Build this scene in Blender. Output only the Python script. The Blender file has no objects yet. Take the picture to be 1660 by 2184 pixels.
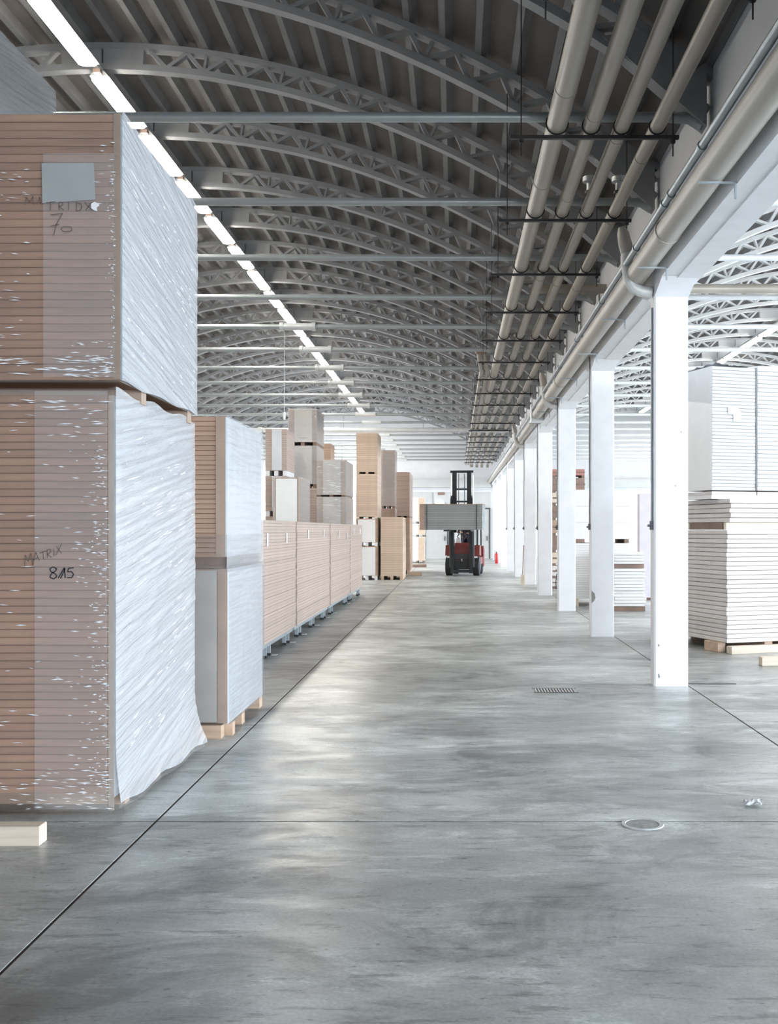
import bpy, bmesh, math, random
from mathutils import Vector, Matrix, noise

scene = bpy.context.scene
COL = scene.collection
R = math.radians
random.seed(7)

# ------------------------------------------------------------------ camera
FPX, VPX, VPY, CH = 2200.0, 970.0, 1130.0, 1.6          # focal length in px, vanishing point, eye height
cam_d = bpy.data.cameras.new('camera')
cam = bpy.data.objects.new('camera', cam_d)
COL.objects.link(cam)
cam.location = (0, 0, CH)
cam.rotation_euler = (R(90), 0, 0)
cam_d.sensor_fit = 'VERTICAL'
cam_d.sensor_height = 36.0
cam_d.sensor_width = 36.0
cam_d.lens = 36.0 * FPX / 2184.0
cam_d.shift_x = -(VPX - 830.0) / 2184.0
cam_d.shift_y = (VPY - 1092.0) / 2184.0
cam_d.clip_end = 300
scene.camera = cam

# ------------------------------------------------------------------ world, big lights, exposure
world = bpy.data.worlds.new('overcast_sky')
scene.world = world
world.use_nodes = True
wbg = world.node_tree.nodes['Background']
wbg.inputs[0].default_value = (0.86, 0.93, 1.0, 1)
wbg.inputs[1].default_value = 1.0
scene.view_settings.view_transform = 'Standard'
scene.view_settings.look = 'None'
scene.view_settings.gamma = 1.0
scene.view_settings.use_curve_mapping = False
scene.view_settings.exposure = 0.42


YB = -11.0                           # rear end of the building, behind the viewer


def area(name, loc, rot, sx, sy, power, col, spread=180):
    l = bpy.data.lights.new(name, 'AREA')
    l.shape = 'RECTANGLE'
    l.size, l.size_y, l.energy, l.color = sx, sy, power, col
    l.spread = R(spread)
    o = bpy.data.objects.new(name, l)
    o.location, o.rotation_euler = loc, rot
    COL.objects.link(o)
    return o


# daylight through the window band of the far side of the second hall (faces -X)
area('window_daylight', (17.0, 27, 3.4), (0, R(58), 0), 3.0, 66, 7000, (0.76, 0.88, 1.0), 130)
# added fill on the column fronts, set in a made-up gate behind the viewer (faces +Y)
area('rear_gate_fill', (8.5, YB + 0.1, 1.9), (R(66), 0, 0), 12, 3.6, 1750, (0.84, 0.92, 1.0), 120)
# daylight through the windows of the outer side wall of the first hall, far half (faces +X)
area('side_window_daylight', (-12.2, 44, 4.0), (0, R(-70), 0), 2.6, 24, 2100, (0.95, 0.97, 1.0), 150)
LAMP_STRENGTH = 50.0
WINDOW_STRENGTH = 3.0


# ------------------------------------------------------------------ materials
def nodes_of(name):
    m = bpy.data.materials.new(name)
    m.use_nodes = True
    nt = m.node_tree
    return m, nt, nt.nodes, nt.links, nt.nodes['Principled BSDF']


def mat(name, col, rough=0.6, metal=0.0, var=0.12, scale=6.0, bump=0.0, bscale=60.0, stretch=(1, 1, 1), rnd=0.0, spec=0.5):
    """Plain surface with procedural tone variation, optional fine relief and per-object variation."""
    m, nt, N, L, P = nodes_of(name)
    tc = N.new('ShaderNodeTexCoord')
    mp = N.new('ShaderNodeMapping')
    mp.inputs['Scale'].default_value = stretch
    L.new(tc.outputs['Object'], mp.inputs['Vector'])
    nz = N.new('ShaderNodeTexNoise')
    nz.inputs['Scale'].default_value = scale
    nz.inputs['Detail'].default_value = 4
    L.new(mp.outputs[0], nz.inputs['Vector'])
    mr = N.new('ShaderNodeMapRange')
    mr.inputs[1].default_value = 0.3
    mr.inputs[2].default_value = 0.7
    mr.inputs[3].default_value = 1 - var
    mr.inputs[4].default_value = 1 + var
    L.new(nz.outputs['Fac'], mr.inputs[0])
    val = mr.outputs[0]
    if rnd:
        oi = N.new('ShaderNodeObjectInfo')
        r2 = N.new('ShaderNodeMapRange')
        r2.inputs[3].default_value = 1 - rnd
        r2.inputs[4].default_value = 1 + rnd
        L.new(oi.outputs['Random'], r2.inputs[0])
        mu = N.new('ShaderNodeMath')
        mu.operation = 'MULTIPLY'
        L.new(val, mu.inputs[0])
        L.new(r2.outputs[0], mu.inputs[1])
        val = mu.outputs[0]
    vm = N.new('ShaderNodeVectorMath')
    vm.operation = 'SCALE'
    vm.inputs[0].default_value = col
    L.new(val, vm.inputs['Scale'])
    L.new(vm.outputs[0], P.inputs['Base Color'])
    P.inputs['Roughness'].default_value = rough
    P.inputs['Metallic'].default_value = metal
    P.inputs['Specular IOR Level'].default_value = spec
    if bump:
        n2 = N.new('ShaderNodeTexNoise')
        n2.inputs['Scale'].default_value = bscale
        n2.inputs['Detail'].default_value = 3
        L.new(mp.outputs[0], n2.inputs['Vector'])
        b = N.new('ShaderNodeBump')
        b.inputs['Strength'].default_value = bump
        b.inputs['Distance'].default_value = 0.01
        L.new(n2.outputs['Fac'], b.inputs['Height'])
        L.new(b.outputs[0], P.inputs['Normal'])
    return m


def emit(name, col, strength):
    m, nt, N, L, P = nodes_of(name)
    P.inputs['Base Color'].default_value = (*col, 1)
    P.inputs['Emission Color'].default_value = (*col, 1)
    P.inputs['Emission Strength'].default_value = strength
    return m


def film_mat(name, milk, gloss, rough, bstr, rot, sc=(3, 3, 40), tint=(0.9, 0.92, 0.95)):
    """Stretch film: mostly clear, a milky share, sharp glints broken up by fine stretched creases."""
    m, nt, N, L, P = nodes_of(name)
    N.remove(P)
    out = N['Material Output']
    tc = N.new('ShaderNodeTexCoord')
    mp = N.new('ShaderNodeMapping')
    mp.inputs['Rotation'].default_value = rot
    mp2 = N.new('ShaderNodeMapping')
    mp2.inputs['Scale'].default_value = sc
    L.new(tc.outputs['Object'], mp.inputs['Vector'])
    L.new(mp.outputs[0], mp2.inputs['Vector'])
    nz = N.new('ShaderNodeTexNoise')
    nz.inputs['Scale'].default_value = 1.0
    nz.inputs['Detail'].default_value = 5
    nz.inputs['Roughness'].default_value = 0.62
    nz.inputs['Distortion'].default_value = 0.6
    L.new(mp2.outputs[0], nz.inputs['Vector'])
    b = N.new('ShaderNodeBump')
    b.inputs['Strength'].default_value = bstr
    b.inputs['Distance'].default_value = 0.02
    L.new(nz.outputs['Fac'], b.inputs['Height'])
    tr = N.new('ShaderNodeBsdfTransparent')
    df = N.new('ShaderNodeBsdfDiffuse')
    df.inputs['Color'].default_value = (*tint, 1)
    L.new(b.outputs[0], df.inputs['Normal'])
    gl = N.new('ShaderNodeBsdfGlossy')
    gl.inputs['Roughness'].default_value = rough
    L.new(b.outputs[0], gl.inputs['Normal'])
    m1 = N.new('ShaderNodeMixShader')
    m1.inputs[0].default_value = milk
    L.new(tr.outputs[0], m1.inputs[1])
    L.new(df.outputs[0], m1.inputs[2])
    fr = N.new('ShaderNodeFresnel')
    fr.inputs['IOR'].default_value = 1.0 + gloss
    L.new(b.outputs[0], fr.inputs['Normal'])
    m2 = N.new('ShaderNodeMixShader')
    L.new(fr.outputs[0], m2.inputs[0])
    L.new(m1.outputs[0], m2.inputs[1])
    L.new(gl.outputs[0], m2.inputs[2])
    L.new(m2.outputs[0], out.inputs['Surface'])
    return m


def floor_mat():
    m, nt, N, L, P = nodes_of('polished_concrete')
    tc = N.new('ShaderNodeTexCoord')

    def noise(scale, detail=6, stretch=(1, 1, 1), rough=0.6, dist=0.0):
        mp = N.new('ShaderNodeMapping')
        mp.inputs['Scale'].default_value = stretch
        L.new(tc.outputs['Object'], mp.inputs['Vector'])
        n = N.new('ShaderNodeTexNoise')
        n.inputs['Scale'].default_value = scale
        n.inputs['Detail'].default_value = detail
        n.inputs['Roughness'].default_value = rough
        n.inputs['Distortion'].default_value = dist
        L.new(mp.outputs[0], n.inputs['Vector'])
        return n.outputs['Fac']

    def ramp(src, a, b, lo, hi):
        r = N.new('ShaderNodeMapRange')
        r.interpolation_type = 'SMOOTHSTEP'
        for i, v in zip((1, 2, 3, 4), (a, b, lo, hi)):
            r.inputs[i].default_value = v
        L.new(src, r.inputs[0])
        return r.outputs[0]

    def mul(a, b):
        q = N.new('ShaderNodeMath')
        q.operation = 'MULTIPLY'
        L.new(a, q.inputs[0])
        L.new(b, q.inputs[1])
        return q.outputs[0]

    big = ramp(noise(0.5, 5, dist=0.4), 0.38, 0.62, 0.74, 1.14)
    mid = ramp(noise(2.0, 7, (0.5, 1, 1), 0.68, 0.6), 0.36, 0.62, 0.76, 1.12)
    blot = ramp(noise(1.1, 8, (0.6, 1.0, 1), 0.72, 0.9), 0.51, 0.61, 1.0, 0.64)
    fine = ramp(noise(60, 4), 0.3, 0.7, 0.88, 1.10)
    scr = ramp(noise(7, 6, (0.35, 1.8, 1), 0.75), 0.55, 0.63, 1.0, 0.62)
    spk = ramp(noise(26, 3, (0.6, 1, 1)), 0.64, 0.71, 1.0, 0.55)
    wht = ramp(noise(3.0, 9, (0.5, 1.4, 1), 0.78, 0.6), 0.52, 0.62, 1.0, 1.36)
    v = mul(mul(mul(mul(mul(mul(big, mid), blot), fine), scr), spk), wht)
    vm = N.new('ShaderNodeVectorMath')
    vm.operation = 'SCALE'
    vm.inputs[0].default_value = FLOOR_COL
    L.new(v, vm.inputs['Scale'])
    L.new(vm.outputs[0], P.inputs['Base Color'])
    ro = ramp(noise(2.4, 8, (0.6, 1.2, 1), 0.75, 0.6), 0.35, 0.65, 0.29, 0.45)
    L.new(ro, P.inputs['Roughness'])
    P.inputs['Specular IOR Level'].default_value = 0.8
    b = N.new('ShaderNodeBump')
    b.inputs['Strength'].default_value = 0.025
    b.inputs['Distance'].default_value = 0.003
    L.new(noise(30, 6), b.inputs['Height'])
    L.new(b.outputs[0], P.inputs['Normal'])
    return m


FLOOR_COL = (0.43, 0.447, 0.436)
M = {
    'floor': floor_mat(),
    'joint': mat('joint_filler', (0.065, 0.047, 0.04), 0.9, var=0.4, scale=3),
    'white_wall': mat('white_painted_wall', (0.70, 0.71, 0.735), 0.7, var=0.04, scale=2),
    'grey_wall': mat('grey_painted_wall', (0.55, 0.56, 0.56), 0.7, var=0.05, scale=2),
    'column': mat('white_painted_concrete', (0.86, 0.87, 0.90), 0.65, var=0.035, scale=4, bump=0.08, bscale=30),
    'chip': mat('chipped_concrete', (0.30, 0.29, 0.28), 0.9),
    'vault': mat('vault_infill', (0.15, 0.135, 0.127), 0.85, var=0.18, scale=1.2, bump=0.1, bscale=12),
    'rib': mat('vault_rib', (0.19, 0.19, 0.195), 0.8, var=0.12, scale=2.5),
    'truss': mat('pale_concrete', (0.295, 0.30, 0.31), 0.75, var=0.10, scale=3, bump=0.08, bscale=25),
    'truss_lit': mat('lit_truss_concrete', (0.66, 0.67, 0.68), 0.7, var=0.06, scale=3),  # lighter copy of truss, brightness of the second hall put into the colour
    'tie_lit': mat('lit_tie_steel', (0.68, 0.70, 0.72), 0.4, 0.1, var=0.05),  # lighter copy of tie, paints in the strong light beyond the columns
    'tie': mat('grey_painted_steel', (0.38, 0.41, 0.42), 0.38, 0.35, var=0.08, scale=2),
    'sleeve': mat('pale_steel', (0.66, 0.68, 0.69), 0.4, 0.3, var=0.06),
    'pipe': mat('beige_pipe_cladding', (0.36, 0.325, 0.28), 0.42, 0.15, var=0.14, scale=1.4, stretch=(1, 0.3, 1)),
    'clamp': mat('dark_steel', (0.055, 0.055, 0.058), 0.5, 0.6, var=0.2),
    'conduit': mat('galvanised_conduit', (0.30, 0.34, 0.36), 0.35, 0.6, var=0.1),
    'duct': mat('cream_duct', (0.44, 0.41, 0.365), 0.4, 0.1, var=0.08, scale=1.0),
    'downpipe': mat('grey_downpipe', (0.62, 0.62, 0.61), 0.45, 0.1, var=0.08),
    'lamp_body': mat('white_lamp_housing', (0.75, 0.75, 0.74), 0.5, var=0.03),
    'lamp': emit('fluorescent_glow', (1.0, 0.95, 0.86), LAMP_STRENGTH),
    'pane': emit('daylit_pane', (0.93, 0.97, 1.0), WINDOW_STRENGTH),
    'alu': mat('window_alloy', (0.62, 0.64, 0.66), 0.4, 0.3, var=0.04),
    'mdf': mat('brown_board_edge', (0.43, 0.295, 0.215), 0.7, var=0.10, scale=9, stretch=(0.4, 0.4, 3), rnd=0.09, bump=0.05, bscale=160),
    'mdf_warm': mat('warm_brown_board_edge', (0.43, 0.262, 0.178), 0.7, var=0.12, scale=9, stretch=(0.4, 0.4, 3), rnd=0.12, bump=0.05, bscale=160),
    'mdf_pink': mat('pinkish_board_edge', (0.46, 0.365, 0.315), 0.7, var=0.06, scale=5, stretch=(1, 0.4, 3), rnd=0.06),
    'mdf_tan': mat('tan_board_edge', (0.60, 0.465, 0.36), 0.7, var=0.06, scale=6, rnd=0.06),
    'mdf_dark': mat('dark_brown_board_edge', (0.36, 0.265, 0.215), 0.7, var=0.08, scale=6, rnd=0.05),
    'lacq': mat('white_lacquered_board', (0.80, 0.79, 0.79), 0.5, var=0.03, scale=4, rnd=0.03),
    'lacq_pink': mat('cream_board_edge', (0.66, 0.62, 0.60), 0.6, var=0.05, scale=6, rnd=0.07),
    'greyboard': mat('grey_green_board', (0.235, 0.25, 0.25), 0.6, var=0.05, scale=5, rnd=0.07),
    'grey_film': mat('grey_film_backing', (0.46, 0.45, 0.43), 0.45, var=0.08, scale=4),
    'lilac': mat('lilac_board', (0.56, 0.52, 0.56), 0.6, var=0.04),
    'card': mat('brown_cardboard', (0.40, 0.30, 0.235), 0.75, var=0.06, scale=10),
    'card_edge': mat('pale_corner_board', (0.50, 0.43, 0.38), 0.7, var=0.06, scale=10),
    'sheet': mat('white_cover_sheet', (0.60, 0.62, 0.65), 0.5, var=0.05, scale=2.5),
    'paper': mat('grey_paper', (0.36, 0.37, 0.37), 0.7, var=0.05),
    'white_paper': mat('white_label_paper', (0.86, 0.86, 0.86), 0.6, var=0.02),
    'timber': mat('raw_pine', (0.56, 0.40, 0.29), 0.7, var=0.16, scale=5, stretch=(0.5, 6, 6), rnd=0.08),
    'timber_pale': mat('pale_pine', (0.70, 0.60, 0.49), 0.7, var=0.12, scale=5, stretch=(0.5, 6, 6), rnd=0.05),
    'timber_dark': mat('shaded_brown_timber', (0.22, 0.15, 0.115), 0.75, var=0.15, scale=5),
    'marker': mat('black_marker_ink', (0.03, 0.03, 0.035), 0.5),
    'marker_pale': mat('worn_marker_ink', (0.15, 0.11, 0.095), 0.6),
    'film_front': film_mat('clear_stretch_film', 0.06, 0.42, 0.13, 0.55, (0, R(4), 0), (2.2, 2.2, 34)),
    'film_band': film_mat('milky_film_band', 0.15, 0.22, 0.2, 0.35, (0, R(2), 0), (2.0, 2.0, 26)),
    'film_milk': film_mat('milky_stretch_film', 0.30, 0.45, 0.16, 0.35, (0, R(2), 0), (2.0, 2.0, 26)),
    'film_side': film_mat('white_stretch_film', 0.45, 0.60, 0.2, 0.8, (R(-9), 0, 0), (3, 1.6, 30)),
    'film_side_up': film_mat('white_stretch_film_upper', 0.45, 0.60, 0.2, 0.8, (R(10), 0, 0), (3, 1.6, 30)),
    'film_far': film_mat('glossy_stretch_film', 0.22, 0.5, 0.14, 0.6, (0, R(3), 0), (3, 3, 24)),
    'steel': mat('grey_trestle_steel', (0.34, 0.39, 0.42), 0.45, 0.5, var=0.1),
    'rubber': mat('black_rubber', (0.02, 0.022, 0.025), 0.7, var=0.2),
    'red': mat('faded_red_paint', (0.20, 0.04, 0.034), 0.45, var=0.16, scale=4),
    'red_bright': mat('red_enamel', (0.50, 0.03, 0.035), 0.35, var=0.05),
    'black': mat('black_mast_steel', (0.018, 0.02, 0.023), 0.45, 0.3, var=0.25),
    'dark_grey': mat('dark_grey_plastic', (0.07, 0.075, 0.08), 0.6, var=0.1),
    'chrome': mat('bright_steel', (0.6, 0.6, 0.6), 0.25, 0.9, var=0.05),
    'door_grey': mat('grey_sliding_door', (0.50, 0.51, 0.51), 0.5, var=0.04),
    'iron': mat('cast_iron', (0.15, 0.155, 0.16), 0.6, 0.4, var=0.2, scale=30),
    'cover': mat('worn_cover_plate', (0.26, 0.27, 0.265), 0.5, var=0.3, scale=30),
    'ring': mat('pale_worn_ring', (0.50, 0.51, 0.51), 0.6, var=0.15, scale=20),
    'skin': mat('skin', (0.50, 0.31, 0.23), 0.55, var=0.05),
    'jacket': mat('dark_plum_jacket', (0.035, 0.02, 0.032), 0.8, var=0.15, scale=12),
    'trousers': mat('navy_trousers', (0.025, 0.03, 0.045), 0.8, var=0.12, scale=12),
    'hair': mat('dark_hair', (0.03, 0.022, 0.018), 0.6, var=0.2, scale=40),
    'crate_red': mat('red_brown_crate', (0.42, 0.20, 0.17), 0.7, var=0.12),
    'crate_brown': mat('brown_crate', (0.27, 0.185, 0.155), 0.7, var=0.15),
    'lamp_small': emit('bulkhead_glow', (1.0, 0.98, 0.95), 5.0),
    'film_glint': mat('white_film_glint', (0.85, 0.86, 0.88), 0.25, var=0.1, scale=20),  # diffuse white for the painted glints on the film
}


# ------------------------------------------------------------------ mesh helpers
class MB:
    def __init__(s):
        s.v, s.f = [], []

    def add(s, vs, fs):
        n = len(s.v)
        s.v += [tuple(v) for v in vs]
        s.f += [tuple(i + n for i in f) for f in fs]
        return s

    def box(s, x0, x1, y0, y1, z0, z1):
        return s.add([(x0, y0, z0), (x1, y0, z0), (x1, y1, z0), (x0, y1, z0), (x0, y0, z1), (x1, y0, z1), (x1, y1, z1), (x0, y1, z1)],
                     [(0, 3, 2, 1), (4, 5, 6, 7), (0, 1, 5, 4), (1, 2, 6, 5), (2, 3, 7, 6), (3, 0, 4, 7)])

    def cbox(s, x0, x1, y0, y1, z0, z1, c):
        """box with chamfered horizontal edges (top and bottom)"""
        vs = []
        for z, k in ((z0, c), (z0 + c, 0), (z1 - c, 0), (z1, c)):
            vs += [(x0 + k, y0 + k, z), (x1 - k, y0 + k, z), (x1 - k, y1 - k, z), (x0 + k, y1 - k, z)]
        fs = [(3, 2, 1, 0), (12, 13, 14, 15)]
        for r in range(3):
            for i in range(4):
                j = (i + 1) % 4
                fs.append((r * 4 + i, r * 4 + j, r * 4 + 4 + j, r * 4 + 4 + i))
        return s.add(vs, fs)

    def vbox(s, x0, x1, y0, y1, z0, z1, c):
        """box with chamfered vertical edges"""
        p = [(x0 + c, y0), (x1 - c, y0), (x1, y0 + c), (x1, y1 - c), (x1 - c, y1), (x0 + c, y1), (x0, y1 - c), (x0, y0 + c)]
        return s.prism_z(p, z0, z1)

    def prism_z(s, p, z0, z1):
        n = len(p)
        fs = [tuple(range(n - 1, -1, -1)), tuple(range(n, 2 * n))]
        fs += [(i, (i + 1) % n, n + (i + 1) % n, n + i) for i in range(n)]
        return s.add([(x, y, z0) for x, y in p] + [(x, y, z1) for x, y in p], fs)

    def prism_y(s, p, y0, y1):
        """p: (x, z) outline, counter-clockwise seen from -Y"""
        n = len(p)
        fs = [tuple(range(n)), tuple(range(2 * n - 1, n - 1, -1))]
        fs += [(i, n + i, n + (i + 1) % n, (i + 1) % n) for i in range(n)]
        return s.add([(x, y0, z) for x, z in p] + [(x, y1, z) for x, z in p], fs)

    def prism_x(s, p, x0, x1):
        """p: (y, z) outline"""
        n = len(p)
        fs = [tuple(range(n - 1, -1, -1)), tuple(range(n, 2 * n))]
        fs += [(i, (i + 1) % n, n + (i + 1) % n, n + i) for i in range(n)]
        return s.add([(x0, y, z) for y, z in p] + [(x1, y, z) for y, z in p], fs)

    def bar(s, a, b, wx, wy=None):
        """square bar between two points"""
        wy = wy or wx
        a, b = Vector(a), Vector(b)
        d = (b - a).normalized()
        up = Vector((0, 1, 0)) if abs(d.y) < 0.9 else Vector((1, 0, 0))
        u = d.cross(up).normalized() * (wx / 2)
        w = d.cross(u).normalized() * (wy / 2)
        vs = [a - u - w, a + u - w, a + u + w, a - u + w, b - u - w, b + u - w, b + u + w, b - u + w]
        return s.add(vs, [(0, 3, 2, 1), (4, 5, 6, 7), (0, 1, 5, 4), (1, 2, 6, 5), (2, 3, 7, 6), (3, 0, 4, 7)])

    def tube(s, pts, r, n=12, caps=True):
        pts = [Vector(p) for p in pts]
        rs = r if isinstance(r, (list, tuple)) else [r] * len(pts)
        base = len(s.v)
        prev = None
        for i, p in enumerate(pts):
            d = (pts[min(i + 1, len(pts) - 1)] - pts[max(i - 1, 0)]).normalized()
            if prev is None:
                ref = Vector((0, 0, 1)) if abs(d.z) < 0.9 else Vector((1, 0, 0))
                u = d.cross(ref).normalized()
            else:
                u = (prev - d * prev.dot(d)).normalized()
            prev = u
            w = d.cross(u)
            for k in range(n):
                a = 2 * math.pi * k / n
                s.v.append(tuple(p + (u * math.cos(a) + w * math.sin(a)) * rs[i]))
        for i in range(len(pts) - 1):
            for k in range(n):
                j = (k + 1) % n
                s.f.append((base + i * n + k, base + (i + 1) * n + k, base + (i + 1) * n + j, base + i * n + j))
        if caps:
            s.f.append(tuple(base + k for k in range(n)))
            e = base + (len(pts) - 1) * n
            s.f.append(tuple(e + k for k in range(n - 1, -1, -1)))
        return s

    def grid(s, rows):
        n = len(s.v)
        h, w = len(rows), len(rows[0])
        for r in rows:
            s.v += [tuple(p) for p in r]
        for i in range(h - 1):
            for j in range(w - 1):
                s.f.append((n + i * w + j, n + i * w + j + 1, n + (i + 1) * w + j + 1, n + (i + 1) * w + j))
        return s

    def mesh(s, name, m, smooth=False):
        me = bpy.data.meshes.new(name)
        me.from_pydata(s.v, [], s.f)
        bm = bmesh.new()
        bm.from_mesh(me)
        bmesh.ops.recalc_face_normals(bm, faces=bm.faces)
        if smooth:
            for f in bm.faces:
                f.smooth = True
            for e in bm.edges:
                if len(e.link_faces) == 2 and e.calc_face_angle(0) > R(38):
                    e.smooth = False
        bm.to_mesh(me)
        bm.free()
        me.materials.append(m)
        return me

    def build(s, name, m, parent=None, smooth=False, loc=None):
        return link(name, s.mesh(name, m, smooth), parent, loc)


def link(name, me, parent=None, loc=None):
    o = bpy.data.objects.new(name, me)
    COL.objects.link(o)
    if parent is not None:
        o.parent = parent
    if loc is not None:
        o.location = loc
    return o


def tag(o, label, cat, group=None):
    o['label'] = label
    o['category'] = cat
    o['kind'] = 'thing'
    if group:
        o['group'] = group
    return o


def thing(name, label, cat, loc=(0, 0, 0), rz=0.0, group=None):
    o = bpy.data.objects.new(name, None)
    o.empty_display_size = 0.2
    COL.objects.link(o)
    o.location = loc
    o.rotation_euler = (0, 0, rz)
    return tag(o, label, cat, group)


def struct(o):
    o['kind'] = 'structure'
    return o


def copy_tree(src, loc, label, group=None):
    """copy a thing with its parts and their sub-parts (mesh data shared)"""
    r = src.copy()
    COL.objects.link(r)
    r.location = loc
    r['label'] = label
    if group:
        r['group'] = group
    for ch in list(src.children):
        c = ch.copy()
        COL.objects.link(c)
        c.parent = r
        for g in list(ch.children):
            d = g.copy()
            COL.objects.link(d)
            d.parent = c
    return r


ORD = ('first second third fourth fifth sixth seventh eighth ninth tenth eleventh twelfth thirteenth fourteenth fifteenth sixteenth '
       'seventeenth eighteenth nineteenth twentieth twenty-first twenty-second twenty-third twenty-fourth twenty-fifth').split()


def px(x, y, d):
    return Vector(((x - VPX) * d / FPX, d, CH + (VPY - y) * d / FPX))


# ------------------------------------------------------------------ floor
YB, YE = -11.0, 57.5                 # rear opening, end wall
XL, XD, XR = -12.3, 2.4, 17.3        # outer side of hall one, dividing line, outer side of hall two
fl = struct(MB().box(XL - 0.3, XR + 0.3, YB, YE + 0.3, -0.2, -0.0035).build('floor', M['joint']))
jx = [XL - 0.3, -1.64, 2.40, 9.9, XR + 0.3]
jy = [YB, 5.66, 26.7, 42.0, YE + 0.3]
for i in range(len(jx) - 1):
    for j in range(len(jy) - 1):
        g = 0.007
        MB().cbox(jx[i] + g, jx[i + 1] - g, jy[j] + (g if j else 0), jy[j + 1] - g, -0.0034, 0.0, 0.0015).build('slab', M['floor'], fl)

# ------------------------------------------------------------------ vaults
Z0 = CH + 3.8                        # spring level = tie level
RISE = 2.6


def zb(u, half):
    return Z0 + RISE * (1 - (u / half) ** 2)


def nrm(u, half):
    s = -2 * RISE * u / half ** 2
    l = math.hypot(s, 1)
    return (-s / l, 1 / l)


HALLS = [(-4.9, 7.2), (9.9, 7.4)]
for h, (xc, half) in enumerate(HALLS):
    pts, top = [], []
    n = 48
    for i in range(n + 1):
        u = -half - 0.02 + (2 * half + 0.04) * i / n
        nx, nz = nrm(u, half)
        pts.append((xc + u + nx * 0.50, zb(u, half) + nz * 0.50))
        top.append((xc + u + nx * 0.62, zb(u, half) + nz * 0.62))
    mb = MB()
    rows = [[(x, YB, z) for x, z in pts], [(x, YE, z) for x, z in pts]]
    mb.grid(rows)
    mb.grid([[(x, YE, z) for x, z in top], [(x, YB, z) for x, z in top]])
    ce = struct(mb.build('ceiling', M['vault']))
    nr = 36
    for i in range(nr):
        u = -half + 0.2 + (2 * half - 0.4) * i / (nr - 1)
        nx, nz = nrm(u, half)
        tx, tz = nz, -nx
        cx, cz = xc + u, zb(u, half)
        P = []
        for w, hgt in ((-0.085, 0.505), (-0.04, 0.372), (0.04, 0.372), (0.085, 0.505)):
            P.append((cx + tx * w + nx * hgt, cz + tz * w + nz * hgt))
        MB().prism_y(P, YB, YE).build('rib', M['rib'], ce)


# ------------------------------------------------------------------ trusses (arched lattice girders) and tie rods
def chord(half, h0, h1, u0, u1, n, y):
    """curved band between normal offsets h0 and h1"""
    mb = MB()
    A, B = [], []
    for i in range(n + 1):
        u = u0 + (u1 - u0) * i / n
        nx, nz = nrm(u, half)
        A.append((u + nx * h0, zb(u, half) - Z0 + nz * h0))
        B.append((u + nx * h1, zb(u, half) - Z0 + nz * h1))
    return mb.prism_strip(A, B, y)


def prism_strip(s, A, B, y):
    n = len(A)
    vs = []
    for (a, b) in zip(A, B):
        vs += [(a[0], -y, a[1]), (a[0], y, a[1]), (b[0], y, b[1]), (b[0], -y, b[1])]
    fs = [(0, 1, 2, 3), (4 * n - 1, 4 * n - 2, 4 * n - 3, 4 * n - 4)]
    for i in range(n - 1):
        for k in range(4):
            j = (k + 1) % 4
            fs.append((4 * i + k, 4 * i + 4 + k, 4 * i + 4 + j, 4 * i + j))
    return s.add(vs, fs)


MB.prism_strip = prism_strip


def at(half, u, h):
    nx, nz = nrm(u, half)
    return (u + nx * h, 0, zb(u, half) - Z0 + nz * h)


def web_list(half):
    out = []
    per = 0.52
    n = int((half - 0.62 - 0.75) / per)
    for sgn in (-1, 1):
        for i in range(n):
            u0 = 0.62 + i * per
            um = u0 + per * 0.5
            u1 = u0 + per
            out.append((sgn * u0, 0.31, sgn * um, 0.07, 0.05))
            out.append((sgn * um, 0.07, sgn * u1, 0.31, 0.05))
            if i % 2:
                out.append((sgn * um, 0.07, sgn * um, 0.31, 0.036))
    return out


def make_truss(half, xc, y, joined, tm='truss'):
    t = thing('roof_truss', '', 'truss', (xc, y, Z0))
    me = {}
    chord(half, 0.0, 0.085, -half, half, 56, 0.075).build('bottom_chord', M[tm], t)
    chord(half, 0.295, 0.37, -half, half, 56, 0.085).build('top_chord', M[tm], t)
    chord(half, 0.08, 0.30, -0.56, -0.012, 4, 0.055).build('apex_plate', M[tm], t)
    chord(half, 0.08, 0.30, 0.012, 0.56, 4, 0.055).build('apex_plate', M[tm], t)
    for sg in (-1, 1):
        e = half
        P = [(sg * (e - 0.95), zb(e - 0.95, half) - Z0 + 0.06), (sg * (e + 0.0), -0.12), (sg * (e + 0.0), 0.52), (sg * (e - 0.62), zb(e - 0.62, half) - Z0 + 0.33)]
        MB().prism_y(P, -0.10, 0.10).build('end_block', M[tm], t)
    ws = web_list(half)
    if joined:
        mb = MB()
        for (ua, ha, ub, hb, w) in ws:
            mb.bar(at(half, ua, ha), at(half, ub, hb), w, 0.09)
        o = mb.build('web_lattice', M[tm], t)
        o['kind'] = 'stuff'
    else:
        for (ua, ha, ub, hb, w) in ws:
            MB().bar(at(half, ua, ha), at(half, ub, hb), w, 0.09).build('web_bar', M[tm], t)
    return t


def make_tie(xa, xb, y, sleeve, tm='tie'):
    t = thing('tie_rod', '', 'tie rod', (0, y, Z0))
    MB().tube([(xa, 0, 0), (xb - 0.35, 0, 0)], 0.046, 14, True).build('rod', M[tm], t, True)
    MB().tube([(xb - 0.36, 0, 0), (xb - 0.14, 0, -0.01), (xb - 0.02, 0, -0.06)], [0.046, 0.055, 0.075], 14).build('anchor_end', M[tm], t, True)
    if sleeve is not None:
        s = MB().tube([(sleeve, 0, 0), (sleeve + 0.62, 0, 0)], 0.066, 14).build('sleeve', M['sleeve'], t, True)
        for k in (0, 0.6):
            MB().tube([(sleeve + k - 0.02, 0, 0), (sleeve + k + 0.05, 0, 0)], 0.082, 14).build('collar', M['sleeve'], s, True)
    return t


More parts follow.
